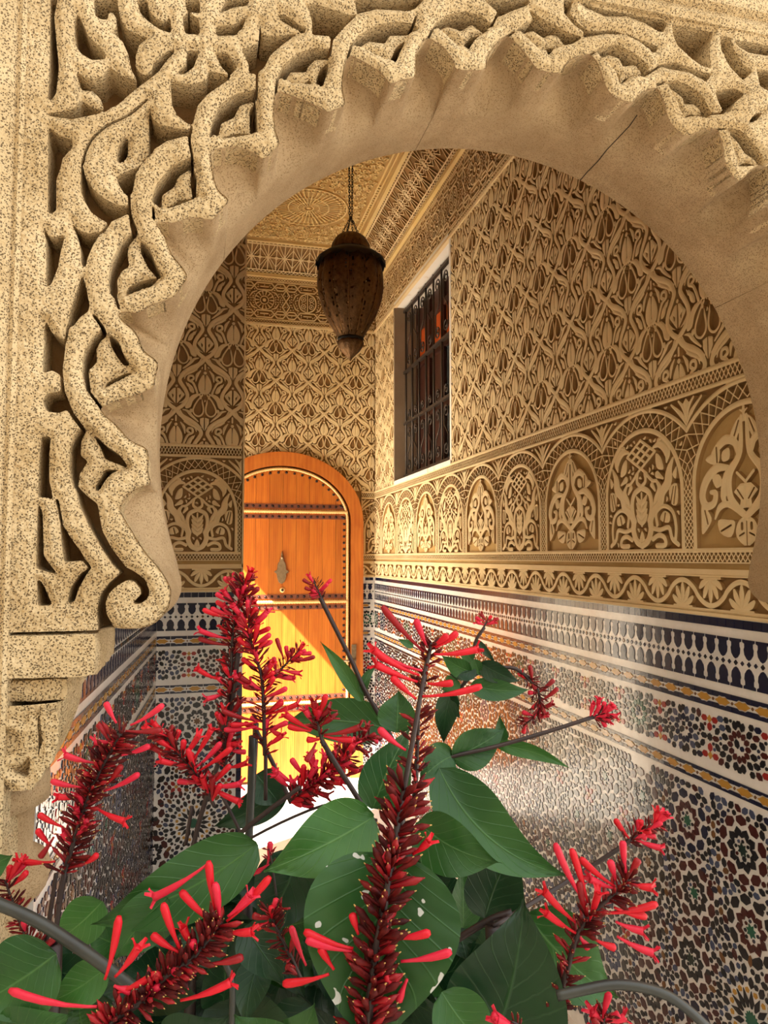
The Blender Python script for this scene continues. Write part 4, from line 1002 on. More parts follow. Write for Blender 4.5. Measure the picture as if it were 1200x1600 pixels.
# ================================================================== studded door in the back wall
def woodmat(name, c, c2, sc_=(30, 30, 2.2)):
    m = bpy.data.materials.new(name); m.use_nodes = True; nt = m.node_tree; N = nt.nodes; L = nt.links; b = N['Principled BSDF']
    tc = N.new('ShaderNodeNewGeometry'); oi = N.new('ShaderNodeObjectInfo')
    mp = N.new('ShaderNodeMapping'); mp.inputs['Scale'].default_value = sc_; L.new(tc.outputs['Position'], mp.inputs[0]); L.new(oi.outputs['Random'], mp.inputs[1])
    vm = N.new('ShaderNodeVectorMath'); vm.operation = 'SCALE'; vm.inputs[3].default_value = 40; 
    cb = N.new('ShaderNodeCombineXYZ'); L.new(oi.outputs['Random'], cb.inputs[0]); L.new(oi.outputs['Random'], cb.inputs[2]); L.new(cb.outputs[0], vm.inputs[0]); L.new(vm.outputs[0], mp.inputs[1])
    nz = N.new('ShaderNodeTexNoise'); nz.inputs['Scale'].default_value = 1.6; nz.inputs['Detail'].default_value = 7; nz.inputs['Distortion'].default_value = .6; L.new(mp.outputs[0], nz.inputs['Vector'])
    wv = N.new('ShaderNodeTexWave'); wv.inputs['Scale'].default_value = .8; wv.inputs['Distortion'].default_value = 6; wv.inputs['Detail'].default_value = 3; L.new(mp.outputs[0], wv.inputs['Vector'])
    mx = N.new('ShaderNodeMath'); mx.operation = 'MULTIPLY_ADD'; mx.inputs[1].default_value = .18; L.new(wv.outputs['Fac'], mx.inputs[0]); L.new(nz.outputs['Fac'], mx.inputs[2])
    rp = N.new('ShaderNodeValToRGB'); rp.color_ramp.elements[0].position = .35; rp.color_ramp.elements[0].color = (*c, 1); rp.color_ramp.elements[1].position = .85; rp.color_ramp.elements[1].color = (*c2, 1)
    L.new(mx.outputs[0], rp.inputs[0])
    hs = N.new('ShaderNodeHueSaturation'); mr = N.new('ShaderNodeMapRange'); mr.inputs[3].default_value = .85; mr.inputs[4].default_value = 1.12
    L.new(oi.outputs['Random'], mr.inputs[0]); L.new(mr.outputs[0], hs.inputs['Value']); L.new(rp.outputs[0], hs.inputs['Color']); L.new(hs.outputs[0], b.inputs['Base Color'])
    b.inputs['Roughness'].default_value = .42; b.inputs['Specular IOR Level'].default_value = .4
    return m
M_['wood'] = woodmat('orange_cedar', (.40, .095, .010), (.57, .180, .022))
M_['wood_frame'] = woodmat('orange_cedar_frame', (.37, .092, .012), (.52, .165, .025), (14, 14, 3))
M_['rope'] = mat('pale_rope_moulding', (.74, .47, .17), .5, (.82, .56, .24), 30.)
M_['band'] = mat('copper_strip', (.22, .075, .045), .45, metal=.4)
M_['stud'] = mat('dark_iron_stud', (.035, .02, .02), .3, metal=.8)
M_['iron'] = mat('dark_bronze', (.22, .15, .08), .45, (.30, .22, .13), 60., metal=.6)
door = empty('door_1', (.55, YE, 0)); tag(door, kind='structure')
DI = Matrix.Translation((-.55, -YE, 0))
def dp(name, me, par=None):
    o = obj(name, me, par or door); o.matrix_basis = DI if par is None else Matrix(); return o
DX, DR, DZS = .55, .455, Z+.24                  # leaf centre, half width, springing height of its round head
ZTOPL = DZS+.365
def headz(x, R=DR, H_=.365): 
    t = max(0., 1-((x-DX)/R)**2); return DZS+H_*math.sqrt(t)
YL = YE-.035
# frame
m = MB(); n = 40
def archpts(R, H_): return [(DX-R, 0.)]+[(DX-R*math.cos(math.pi*k/n), DZS+H_*math.sin(math.pi*k/n)) for k in range(n+1)]+[(DX+R, 0.)]
o_, i_ = archpts(.557, .475), archpts(.470, .38)
N_ = len(o_); yf_ = YE-.055
m.v += [(x, yf_, z) for x, z in o_]+[(x, yf_, z) for x, z in i_]+[(x, YE+.02, z) for x, z in o_]+[(x, YE+.02, z) for x, z in i_]
for k in range(N_-1):
    m.f += [(k, N_+k, N_+k+1, k+1), (k, k+1, 2*N_+k+1, 2*N_+k), (N_+k, 3*N_+k, 3*N_+k+1, N_+k+1)]
m.m += [0]*len(m.f); m.sm += [False]*len(m.f)
dp('door_frame', m.mesh('door_frame', M_['wood_frame']))
# planks of the leaf, in three tiers
T1, T2, T3 = Z+.308, Z-.305, Z-.98               # the rope rails between the tiers
npk = 10; pw_ = 2*DR/npk
for k in range(npk):
    xa, xb_ = DX-DR+k*pw_+.0008, DX-DR+(k+1)*pw_-.0008
    seg = [xa+(xb_-xa)*q/4 for q in range(5)]
    dy = RND.uniform(0, .0015)
    m = MB(); top = [(x, headz(x)) for x in seg]
    P = [(xa, .02)]+[(xb_, .02)]+top[::-1]
    nn = len(P); m.v += [(x, YL-dy, z) for x, z in P]+[(x, YL+.03, z) for x, z in P]
    m.f += [tuple(range(nn))]+[(q, nn+q, nn+(q+1) % nn, (q+1) % nn) for q in range(nn)]; m.m += [0]*(nn+1); m.sm += [False]*(nn+1)
    dp('plank', m.mesh('plank', M_['wood']))
def rope(pts, r, name='rope_moulding'):
    """twisted rope: a tube with slanted ridges"""
    pts = [Vector(p) for p in pts]; L = 0; m = MB(); 
    out = [pts[0]]
    for a, b in zip(pts[:-1], pts[1:]):
        nn = max(1, int((b-a).length/.006)); out += [a+(b-a)*i/nn for i in range(1, nn+1)]
    N = len(out); ns = 8; t0 = (out[1]-out[0]).normalized(); a = Vector((0, -1, 0))
    for i, p in enumerate(out):
        t = (out[min(i+1, N-1)]-out[max(i-1, 0)]).normalized(); b = t.cross(a)
        for k in range(ns):
            an = 2*math.pi*k/ns; rr_ = r*(1+.22*math.sin(2*an+i*2.2)); m.v.append(p+(a*math.cos(an)+b*math.sin(an))*rr_)
    m.f += [(i*ns+k, i*ns+(k+1) % ns, (i+1)*ns+(k+1) % ns, (i+1)*ns+k) for i in range(N-1) for k in range(ns)]; m.m += [0]*len(m.f); m.sm += [True]*len(m.f)
    dp(name, m.mesh(name, M_['rope']))
ya_ = YL-.006
rope([(DX+DR*.985, ya_, .03), (DX+DR*.985, ya_, DZS)]+[(DX+DR*.985*math.cos(math.pi*k/36), ya_, DZS+.36*math.sin(math.pi*k/36)) for k in range(1, 37)]+[(DX-DR*.985, ya_, .03)], .009)
for t in (T1, T2, T3): rope([(DX-DR*.98, ya_-.004, t), (DX+DR*.98, ya_-.004, t)], .011)
# flat metal strips carrying the studs
for t in (T1, T2, T3):
    for s in (1, -1): dp('stud_strip', (lambda mm: (mm.box((DX-DR*.97, YL-.005, t+s*.036-.015), (DX+DR*.97, YL+.001, t+s*.036+.015)), mm.mesh('stud_strip', M_['band']))[1])(MB()))
m = MB()
for r_ in ((.905, .955),):
    n = 36; rows = [[(DX+DR*r*math.cos(math.pi*k/n), YL-.004, DZS+.365*(r-.012)*math.sin(math.pi*k/n)) for k in range(n+1)] for r in r_]
    m.add(rows[0]+rows[1], [(k, n+1+k, n+2+k, k+1)[::-1] for k in range(n)])
    for s in (1, -1): m.box((DX+s*DR*.93-.013, YL-.004, .03), (DX+s*DR*.93+.013, YL+.001, DZS))
dp('edge_strip', m.mesh('edge_strip', M_['wood']))
sm_ = MB(); sm_.lathe([(.0095, 0), (.009, .004), (.006, .008), (.0018, .0105), (.0005, .0108)], 10)
me_stud = sm_.mesh('stud', M_['stud'])
RS = Matrix.Rotation(math.pi/2, 4, 'X')
def stud(x, z): 
    o = obj('stud', me_stud, door); o.matrix_basis = DI @ Matrix.Translation((x, YL-.004, z)) @ RS
for t in (T1, T2, T3):
    for s in (1, -1):
        for k in range(20): 
            x = DX+DR*.90-k*.0435
            if x > .24: stud(x, t+s*.036)
for k in range(17):
    a = math.pi*(k+.6)/24
    if DX+DR*.93*math.cos(a) > .22: stud(DX+DR*.93*math.cos(a), DZS+.365*.915*math.sin(a))
z = DZS+.03
while z > Z-1.3:
    if all(abs(z-t) > .055 for t in (T1, T2, T3)): stud(DX+DR*.93, z)
    z -= .0435
# hand-shaped knocker plate, keyhole, handle
kp = onY(440, 888, YL)
m = MB(); pr = [(0, .112), (.006, .085), (.005, .068), (.015, .060), (.017, .046), (.028, .036), (.035, .014), (.036, -.010), (.058, -.018), (.058, -.026), (.040, -.034), (.036, -.062), (.025, -.088), (.010, -.098), (0, -.1)]
pr = pr+[(-x, y) for x, y in pr[-2:0:-1]]
nn = len(pr); m.v += [(kp[0]+x*.75, YL-.016, kp[2]+y) for x, y in pr]+[(kp[0]+x*.85, YL+.001, kp[2]+y*1.05) for x, y in pr]
m.f += [tuple(range(nn))[::-1]]+[(q, (q+1) % nn, nn+(q+1) % nn, nn+q) for q in range(nn)]; m.m += [0]*(nn+1); m.sm += [False]*(nn+1)
m.lathe([(.0, 0), (.012, .0), (.012, .012), (.0, .016)], 12, (0, 0, 0)) if False else None
kn = dp('knocker', m.mesh('knocker', M_['iron'])); tag(kn, 'hand-shaped bronze knocker plate')
m = MB(); m.tube([(kp[0], YL-.015, kp[2]+.075), (kp[0], YL-.035, kp[2]+.07)], .010, 10); dp('knocker_boss', m.mesh('knocker_boss', M_['iron']))
kh = onY(441, 922, YL)
m = MB(); m.tube([(kh[0], YL+.001, kh[2]), (kh[0], YL-.008, kh[2])], .017, 16); dp('keyhole_plate', m.mesh('keyhole_plate', M_['rope']))
m = MB(); m.tube([(kh[0], YL-.007, kh[2]), (kh[0], YL-.0095, kh[2])], .009, 12); dp('keyhole', m.mesh('keyhole', M_['stud']))
hh_ = onY(553, 1030, yf_)
m = MB(); m.box((hh_[0]-.018, yf_-.008, hh_[2]-.09), (hh_[0]+.014, yf_+.001, hh_[2]+.10)); dp('handle_plate', m.mesh('handle_plate', M_['iron']))
m = MB(); m.tube([(hh_[0], yf_-.006, hh_[2]), (hh_[0], yf_-.05, hh_[2]), (hh_[0]-.03, yf_-.055, hh_[2]), (hh_[0]-.09, yf_-.05, hh_[2]-.004)], .008, 8); dp('handle', m.mesh('handle', M_['iron']))

# ================================================================== barred window in the right wall
win = empty('window_1', (XW, WY0, WZ0)); tag(win, kind='structure')
WI = Matrix.Translation((-XW, -WY0, -WZ0))
def wp(name, me): o = obj(name, me, win); o.matrix_basis = WI; return o
def wbox(name, a, b, mt): m = MB(); m.box(a, b); return wp(name, m.mesh(name, mt))
M_['jamb'] = mat('grey_brown_jamb', (.30, .21, .13), .8, (.36, .27, .18), 5.)
M_['bar'] = mat('wrought_iron', (.06, .045, .035), .5, metal=.5)
M_['dark_wood'] = mat('dark_window_wood', (.045, .012, .006), .5)
M_['orange_glass'] = mat('amber_glass', (.55, .10, .02), .15)
M_['grey_glass'] = mat('grey_glass', (.05, .055, .055), .1, spec=.6)
wbox('reveal', (XW-.004, WY1-.002, WZ0), (XW+.40, WY1+.022, WZ1), M_['jamb'])
wbox('reveal', (XW-.001, WY0-.02, WZ0), (XW+.40, WY0+.002, WZ1), M_['white_plaster'])
wbox('lintel', (XW-.006, WY0, WZ1-.004), (XW+.40, WY1, WZ1+.02), M_['white_plaster'])
wbox('sill', (XW-.004, WY0-.01, WZ0-.02), (XW+.40, WY1+.01, WZ0+.004), M_['white_plaster'])
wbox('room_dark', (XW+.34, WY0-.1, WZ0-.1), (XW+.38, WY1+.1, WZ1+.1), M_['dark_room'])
XG = XW+.065; XN = XW+.16
for k in range(8):
    y = WY0+.03+k*(WY1-WY0-.06)/7; m = MB(); m.tube([(XG, y, WZ0+.03), (XG, y, WZ1-.01)], .0065, 6); wp('upright_bar', m.mesh('upright_bar', M_['bar']))
zs_ = [WZ0+.035, WZ0+.37, WZ0+.70, WZ1-.03]
for z in zs_: wbox('cross_bar', (XG-.010, WY0+.004, z-.008), (XG+.010, WY1-.004, z+.008), M_['bar'])
def spiral(cy, cz, r, turns, sg, a0, n=26): return [(XG, cy+sg*r*(1-.75*i/n)*math.cos(a0+turns*2*math.pi*i/n), cz+r*(1-.75*i/n)*math.sin(a0+turns*2*math.pi*i/n)) for i in range(n+1)]
dyb = (WY1-WY0-.06)/7
for k in range(7):
    yc = WY0+.03+dyb*(k+.5)
    for z0_, z1_ in ((zs_[0], zs_[1]), (zs_[2], zs_[3])):
        m = MB(); mid = (z0_+z1_)/2; r = dyb*.26; sg = 1 if k % 2 else -1
        m.tube(spiral(yc, z1_-.07, r, 1.4, sg, 0)[::-1]+[(XG, yc+sg*r*.9, mid+.03), (XG, yc, mid), (XG, yc-sg*r*.9, mid-.03)]+spiral(yc, z0_+.07, r, -1.4, -sg, 0), .0042, 5)
        wp('scroll', m.mesh('scroll', M_['bar']))
    m = MB(); r = dyb*.2
    m.tube(spiral(yc, zs_[1]+.05, r, 1.3, 1, 0)[::-1]+[(XG, yc+r, zs_[1]+.02), (XG, yc, zs_[1]+.008)], .004, 5); wp('scroll', m.mesh('scroll', M_['bar']))
# timber casement with coloured panes behind the bars
ncol = 4; cw = (WY1-WY0)/ncol
for k in range(ncol+1): wbox('mullion', (XN-.02, WY0+k*cw-.022, WZ0), (XN+.03, WY0+k*cw+.022, WZ1), M_['dark_wood'])
for z in (WZ0+.02, WZ0+.40, WZ1-.38, WZ1-.14): wbox('rail', (XN-.018, WY0, z-.02), (XN+.028, WY1, z+.02), M_['dark_wood'])
for k in range(ncol):
    ya, yb = WY0+k*cw+.022, WY0+(k+1)*cw-.022
    wbox('pane', (XN, ya, WZ1-.36), (XN+.006, yb, WZ1-.16), M_['orange_glass']); wbox('pane', (XN, ya, WZ0+.42), (XN+.006, yb, WZ1-.40), M_['grey_glass'] if k < 2 else M_['dark_wood'])
    wbox('pane', (XN, ya, WZ0+.04), (XN+.006, yb, WZ0+.38), M_['grey_glass'] if k < 2 else M_['dark_wood']); wbox('pane', (XN, ya, WZ1-.12), (XN+.006, yb, WZ1), M_['dark_wood'])

# ================================================================== pierced metal lantern
LY = 3.55
lt = onY(548, 370, LY); lb = onY(548, 560, LY); lx = float(lt[0]); pxm = (lt[2]-lb[2])/190.
lan = empty('lantern', (lx, LY, float(lt[2]))); tag(lan, 'pierced dark brass lantern hanging on chains under the carved ceiling', 'lantern')
M_['lantern'] = mat('dark_pierced_brass', (.08, .042, .016), .5, (.17, .09, .035), 40., metal=.75, bump=.6, bscale=140.)
M_['lantern_dk'] = mat('blackened_metal', (.012, .011, .011), .5, metal=.5)
M_['lantern_rib'] = mat('brass_rib', (.20, .10, .03), .4, metal=.8)
def lp(name, me, par=None): return obj(name, me, par or lan)
def zpx(v): return -(v-370)*pxm
def gored(prof, n, gores, depth, pierce=0., seed=1):
    m = MB(); r_ = random.Random(seed)
    for r, z in prof:
        for k in range(n):
            a = 2*math.pi*k/n; rr_ = r*(1-depth*(1-abs(math.cos(gores*a/2)))); m.v.append((rr_*math.cos(a), rr_*math.sin(a), z))
    for i in range(len(prof)-1):
        for k in range(n):
            g = (k*gores/n) % 1
            if pierce and .25 < g < .75 and r_.random() < pierce: continue
            m.f.append((i*n+k, i*n+(k+1) % n, (i+1)*n+(k+1) % n, (i+1)*n+k)); m.m.append(0); m.sm.append(True)
    return m
def interp(prof, n):
    v = [q[1] for q in prof]; r = [q[0] for q in prof]; t = np.linspace(v[0], v[-1], n); return [(float(np.interp(x, v, r))*pxm, zpx(x)) for x in t]
body = interp([(40, 402), (47, 415), (51, 432), (52, 448), (49, 466), (42, 487), (33, 505), (23, 522), (18, 531)], 44)
b_ = lp('lamp_body', gored(body, 120, 12, .05, .16).mesh('lamp_body', M_['lantern']))
for k in range(12):
    a = 2*math.pi*(k+.5)/12; m = MB(); m.tube([(r*.965*math.cos(a), r*.965*math.sin(a), z) for r, z in body[::4]], .0022, 5); lp('rib', m.mesh('rib', M_['lantern_rib']), b_)
cap = interp([(8, 365), (17, 368), (24, 374), (29, 383), (31, 392), (31, 398)], 16)
lp('lamp_cap', gored(cap, 96, 16, .04, .06, 3).mesh('lamp_cap', M_['lantern']))
m = MB(); m.lathe([(33*pxm, zpx(394)), (34*pxm, zpx(396)), (34*pxm, zpx(404)), (38*pxm, zpx(407))], 32); lp('band', m.mesh('band', M_['lantern_dk']))
# scalloped collar
m = MB(); n = 64
for j in range(4):
    for k in range(n):
        a = 2*math.pi*k/n; r = (34, 45, 52, 54)[j]*pxm; v = (396, 402, 408, 412+6*abs(math.sin(8*a)))[j]; m.v.append((r*math.cos(a), r*math.sin(a), zpx(v)))
m.f += [(j*n+k, j*n+(k+1) % n, (j+1)*n+(k+1) % n, (j+1)*n+k) for j in range(3) for k in range(n)]; m.m += [0]*len(m.f); m.sm += [True]*len(m.f)
lp('collar', m.mesh('collar', M_['lantern_dk']))
M_['green_glass'] = mat('green_glass', (.005, .09, .03), .2)
m = MB(); a0 = -math.pi/2-.35
for k in range(3): pass
r = 34.6*pxm
m.add([(r*math.cos(a0+d), r*math.sin(a0+d), zpx(v)) for d in (-.12, .12) for v in (396, 404)], [(0, 2, 3, 1)]); lp('green_pane', m.mesh('green_pane', M_['green_glass']))
fin = interp([(17, 531), (21, 535), (20, 540), (15, 548), (8, 555), (3, 560), (1, 564)], 18)
lp('finial', gored(fin, 60, 10, .06).mesh('finial', M_['lantern']))
m = MB(); m.lathe([(18*pxm, zpx(527)), (20.5*pxm, zpx(530)), (19*pxm, zpx(533)), (17*pxm, zpx(534))], 28); lp('finial_band', m.mesh('finial_band', M_['lantern_dk']))
# chains: short ones gather above the cap, one long pair runs to the ceiling
def chain(name, p, q, link, r, par=None):
    p, q = Vector(p), Vector(q); d = q-p; n = max(2, int(d.length/link)); t = d.normalized(); m = MB()
    u = t.cross(Vector((.3, 1, .2))).normalized(); v = t.cross(u)
    for i in range(n):
        c = p+d*(i+.5)/n; s = u if i % 2 else v
        m.tube([c+t*(math.cos(a)*link*.66)+s*(math.sin(a)*link*.30) for a in np.linspace(0, 2*math.pi, 11)], r, 4, cap=False)
    return lp(name, m.mesh(name, M_['lantern_dk']), par)
zj = zpx(338)
for k in range(6):
    a = 2*math.pi*k/6; chain('chain', (17*pxm*math.cos(a), 17*pxm*math.sin(a), zpx(373)), (0, 0, zj), .012, .0015)
ztop_l = ZT-.004-float(lt[2])
chain('chain', (-.006, 0, zj-.004), (-.010, 0, ztop_l), .014, .0020); chain('chain', (.006, 0, zj-.004), (.008, 0, ztop_l), .014, .0020)
# ================================================================== flowering shrub in front of the arch
tag(boxobj('planting_bed', (-.9, .42, -.02), (1.3, 1.04, .03), M_['soil']), kind='structure')
shrub = empty('flowering_shrub', (.2, .72, .03)); tag(shrub, 'leafy green shrub with red tubular flower spikes in front of the carved arch', 'shrub')
SI = Matrix.Translation((-.2, -.72, -.03))
def leafmat(name, c, c2, vein, spots=False):
    m = bpy.data.materials.new(name); m.use_nodes = True; nt = m.node_tree; N = nt.nodes; L = nt.links; b = N['Principled BSDF']
    uv = N.new('ShaderNodeUVMap'); sx = N.new('ShaderNodeSeparateXYZ'); L.new(uv.outputs[0], sx.inputs[0])
    def math_(op, a, b_=None, c_=None):
        n = N.new('ShaderNodeMath'); n.operation = op
        for i, q in enumerate((a, b_, c_)):
            if q is None: continue
            if isinstance(q, (int, float)): n.inputs[i].default_value = q
            else: L.new(q, n.inputs[i])
        return n.outputs[0]
    ax = math_('ABSOLUTE', math_('SUBTRACT', sx.outputs[0], .5))                      # distance from the midrib, 0..0.5
    mid = math_('SUBTRACT', 1.0, math_('MINIMUM', math_('MULTIPLY', ax, 45.), 1.0))
    ph = math_('FRACT', math_('MULTIPLY', math_('SUBTRACT', sx.outputs[1], math_('MULTIPLY', math_('POWER', ax, .8), .55)), 8.0))
    sv = math_('ABSOLUTE', math_('SUBTRACT', ph, .5))
    side = math_('SUBTRACT', 1.0, math_('MINIMUM', math_('MULTIPLY', sv, 16.), 1.0))
    vv = math_('MAXIMUM', mid, math_('MULTIPLY', side, .55))
    geo = N.new('ShaderNodeNewGeometry'); nz = N.new('ShaderNodeTexNoise'); nz.inputs['Scale'].default_value = 14.; nz.inputs['Detail'].default_value = 4; L.new(geo.outputs['Position'], nz.inputs['Vector'])
    rp = N.new('ShaderNodeValToRGB'); rp.color_ramp.elements[0].position = .35; rp.color_ramp.elements[1].position = .7; rp.color_ramp.elements[0].color = (*c, 1); rp.color_ramp.elements[1].color = (*c2, 1); L.new(nz.outputs['Fac'], rp.inputs[0])
    mx = N.new('ShaderNodeMix'); mx.data_type = 'RGBA'; L.new(math_('MULTIPLY', vv, .7), mx.inputs['Factor']); L.new(rp.outputs[0], mx.inputs['A']); mx.inputs['B'].default_value = (*vein, 1)
    colr = mx.outputs['Result']
    if spots:
        ns = N.new('ShaderNodeTexNoise'); ns.inputs['Scale'].default_value = 75.; ns.inputs['Detail'].default_value = 1.5; L.new(geo.outputs['Position'], ns.inputs['Vector'])
        th = N.new('ShaderNodeMapRange'); th.inputs[1].default_value = .675; th.inputs[2].default_value = .685; L.new(ns.outputs['Fac'], th.inputs[0])
        m2 = N.new('ShaderNodeMix'); m2.data_type = 'RGBA'; L.new(th.outputs[0], m2.inputs['Factor']); L.new(colr, m2.inputs['A']); m2.inputs['B'].default_value = (.62, .66, .62, 1); colr = m2.outputs['Result']
    L.new(colr, b.inputs['Base Color']); b.inputs['Roughness'].default_value = .36; b.inputs['Specular IOR Level'].default_value = .38
    bp = N.new('ShaderNodeBump'); bp.inputs['Strength'].default_value = .35; bp.inputs['Distance'].default_value = .0015; bp.invert = True; L.new(vv, bp.inputs['Height']); L.new(bp.outputs[0], b.inputs['Normal'])
    tr = N.new('ShaderNodeBsdfTranslucent'); L.new(colr, tr.inputs[0]); ms = N.new('ShaderNodeMixShader'); ms.inputs[0].default_value = .18
    L.new(b.outputs[0], ms.inputs[1]); L.new(tr.outputs[0], ms.inputs[2]); L.new(ms.outputs[0], N['Material Output'].inputs['Surface'])
    return m
M_['leaf'] = leafmat('leaf_green', (.013, .068, .013), (.034, .120, .022), (.085, .21, .055))
M_['leaf_light'] = leafmat('leaf_fresh_green', (.028, .112, .018), (.056, .172, .030), (.12, .27, .07))
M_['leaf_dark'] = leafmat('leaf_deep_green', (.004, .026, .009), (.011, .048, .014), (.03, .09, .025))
M_['leaf_spot'] = leafmat('leaf_spotted', (.012, .066, .012), (.030, .112, .022), (.07, .19, .05), True)
M_['stem'] = mat('dark_stem', (.016, .008, .009), .5, (.034, .016, .014), 40.)
M_['cane'] = mat('grey_green_cane', (.020, .023, .022), .42, (.036, .040, .034), 20.)
M_['flower'] = mat('red_petal', (.52, .005, .014), .38, (.64, .012, .030), 40., spec=.28)
M_['flower_pink'] = mat('rose_red_petal', (.58, .012, .045), .38, (.66, .026, .06), 40., spec=.28)
M_['flower_deep'] = mat('deep_red_petal', (.20, .003, .008), .45, (.34, .006, .012), 40., spec=.35)
M_['bud'] = mat('crimson_bud', (.030, .003, .004), .6, (.15, .007, .006), 60., spec=.2)
M_['bud_tip'] = mat('bud_tip', (.50, .30, .08), .5)
RP = random.Random(11)
VW = Vector(_F)
def leaf(base, tip, wpx, d0, d1=None, bend=0., roll=0., mt='leaf', fold=.28, droop=0., parent=None):
    """one blade: midrib from base to tip (pixels of the photo at distances d0, d1), width in pixels"""
    d1 = d0 if d1 is None else d1
    A, B = at(base[0], base[1], d0), at(tip[0], tip[1], d1)
    ax = B-A; Ln = ax.length; t = ax/Ln; view = ((A+B)/2-Vector((0, 0, CAMZ))).normalized()
    sd = t.cross(view).normalized(); up = sd.cross(t).normalized()
    if up.dot(view) > 0: up = -up
    C = (A+B)/2+sd*bend*Ln+up*.10*Ln+Vector((0, 0, 1))*droop*Ln
    W = wpx/FPX*(d0+d1)/2; nl, nc = 30, 10; V = []; UV = []
    ph = RP.random()*6; am = RP.uniform(.02, .05)
    for i in range(nl+1):
        s = i/nl; p = A*(1-s)**2+C*2*s*(1-s)+B*s*s; tg = ((C-A)*(1-s)+(B-C)*s).normalized()
        a = roll+.35*(s-.5)*(1 if ph > 3 else -1)*.6
        sv = tg.cross(view).normalized(); uv_ = sv.cross(tg).normalized()
        if uv_.dot(view) > 0: uv_ = -uv_
        s2 = sv*math.cos(a)+uv_*math.sin(a); u2 = uv_*math.cos(a)-sv*math.sin(a)
        hw = W*.5*min(1., 2.86*(s+.012)**.60*(1-s)**(1.0+.25*s)) if 0 < s < 1 else W*.012
        for j in range(nc+1):
            c = j/nc*2-1
            lift = fold*abs(c)**1.3*hw + am*W*math.sin(ph+s*9+c*1.5)*abs(c)*1.3 + .018*W*math.cos(2*math.pi*8*(s-.55*(abs(c)/2)**.8))*min(1, abs(c)*3)*(1-abs(c)**3)
            V.append(p+s2*(c*hw*math.cos(fold*.5))+u2*lift); UV.append((j/nc, s))
    fs = [(i*(nc+1)+j, i*(nc+1)+j+1, (i+1)*(nc+1)+j+1, (i+1)*(nc+1)+j) for i in range(nl) for j in range(nc)]
    me = bpy.data.meshes.new('leaf'); me.from_pydata([tuple(v) for v in V], [], fs); me.materials.append(M_[mt])
    ul = me.uv_layers.new(name='UVMap')
    li = np.zeros(len(me.loops), np.int32); me.loops.foreach_get('vertex_index', li)
    ul.data.foreach_set('uv', np.array(UV, np.float32)[li].ravel())
    me.polygons.foreach_set('use_smooth', [True]*len(fs)); me.update()
    return obj('leaf', me, shrub, SI)
def stem(pts, rpx, d, name='stem', mt='stem', taper=1.):
    """tube along pixel points; d one distance or one per point"""
    ds = d if hasattr(d, '__len__') else [d]*len(pts)
    P = crv([tuple(at(u, v, q)) for (u, v), q in zip(pts, ds)], 4)
    dm = sum(ds)/len(ds); n = len(P)
    m = MB(); rpx *= .78 if mt == 'stem' else 1
    m.tube(P, [rpx/FPX*dm*(1+(taper-1)*i/(n-1)) for i in range(n)], 7)
    return obj(name, m.mesh(name, M_[mt]), shrub, SI)
NFL = [0]
def flower_mesh(A, B, r0, r1, mt, open_=False, bend=.08):
    ax = B-A; L = ax.length; t = ax/L; s = t.cross(Vector((0.2, .3, 1))).normalized(); C = (A+B)/2+Vector((0, 0, -1))*L*bend+s*L*RP.uniform(-.06, .06)
    m = MB(); P = []; R_ = []
    for q, k in ((0, .7), (.12, .62), (.35, .72), (.6, 1.0), (.8, 1.0), (.93, .95), (1, .55)):
        P.append(A*(1-q)**2+C*2*q*(1-q)+B*q*q); R_.append((r0*(1-q)+r1*q)*k if not (open_ and q == 1) else r1*1.05)
    m.tube(P, R_, 7)
    if open_:
        tt = (P[-1]-P[-2]).normalized(); a = tt.cross(Vector((0, .2, 1))).normalized(); b = tt.cross(a)
        for k in range(4):
            an = k*math.pi/2+RP.random(); e = a*math.cos(an)+b*math.sin(an); f_ = tt.cross(e)
            m.add([P[-1]+e*r1*.6+f_*r1*.6, P[-1]+e*r1*.6-f_*r1*.6, P[-1]+e*r1*1.9+tt*r1*1.3-f_*r1*.4, P[-1]+e*r1*2.3+tt*r1*1.1, P[-1]+e*r1*1.9+tt*r1*1.3+f_*r1*.4], [(0, 1, 2, 3, 4)])
    return m.mesh('flower', M_[mt])
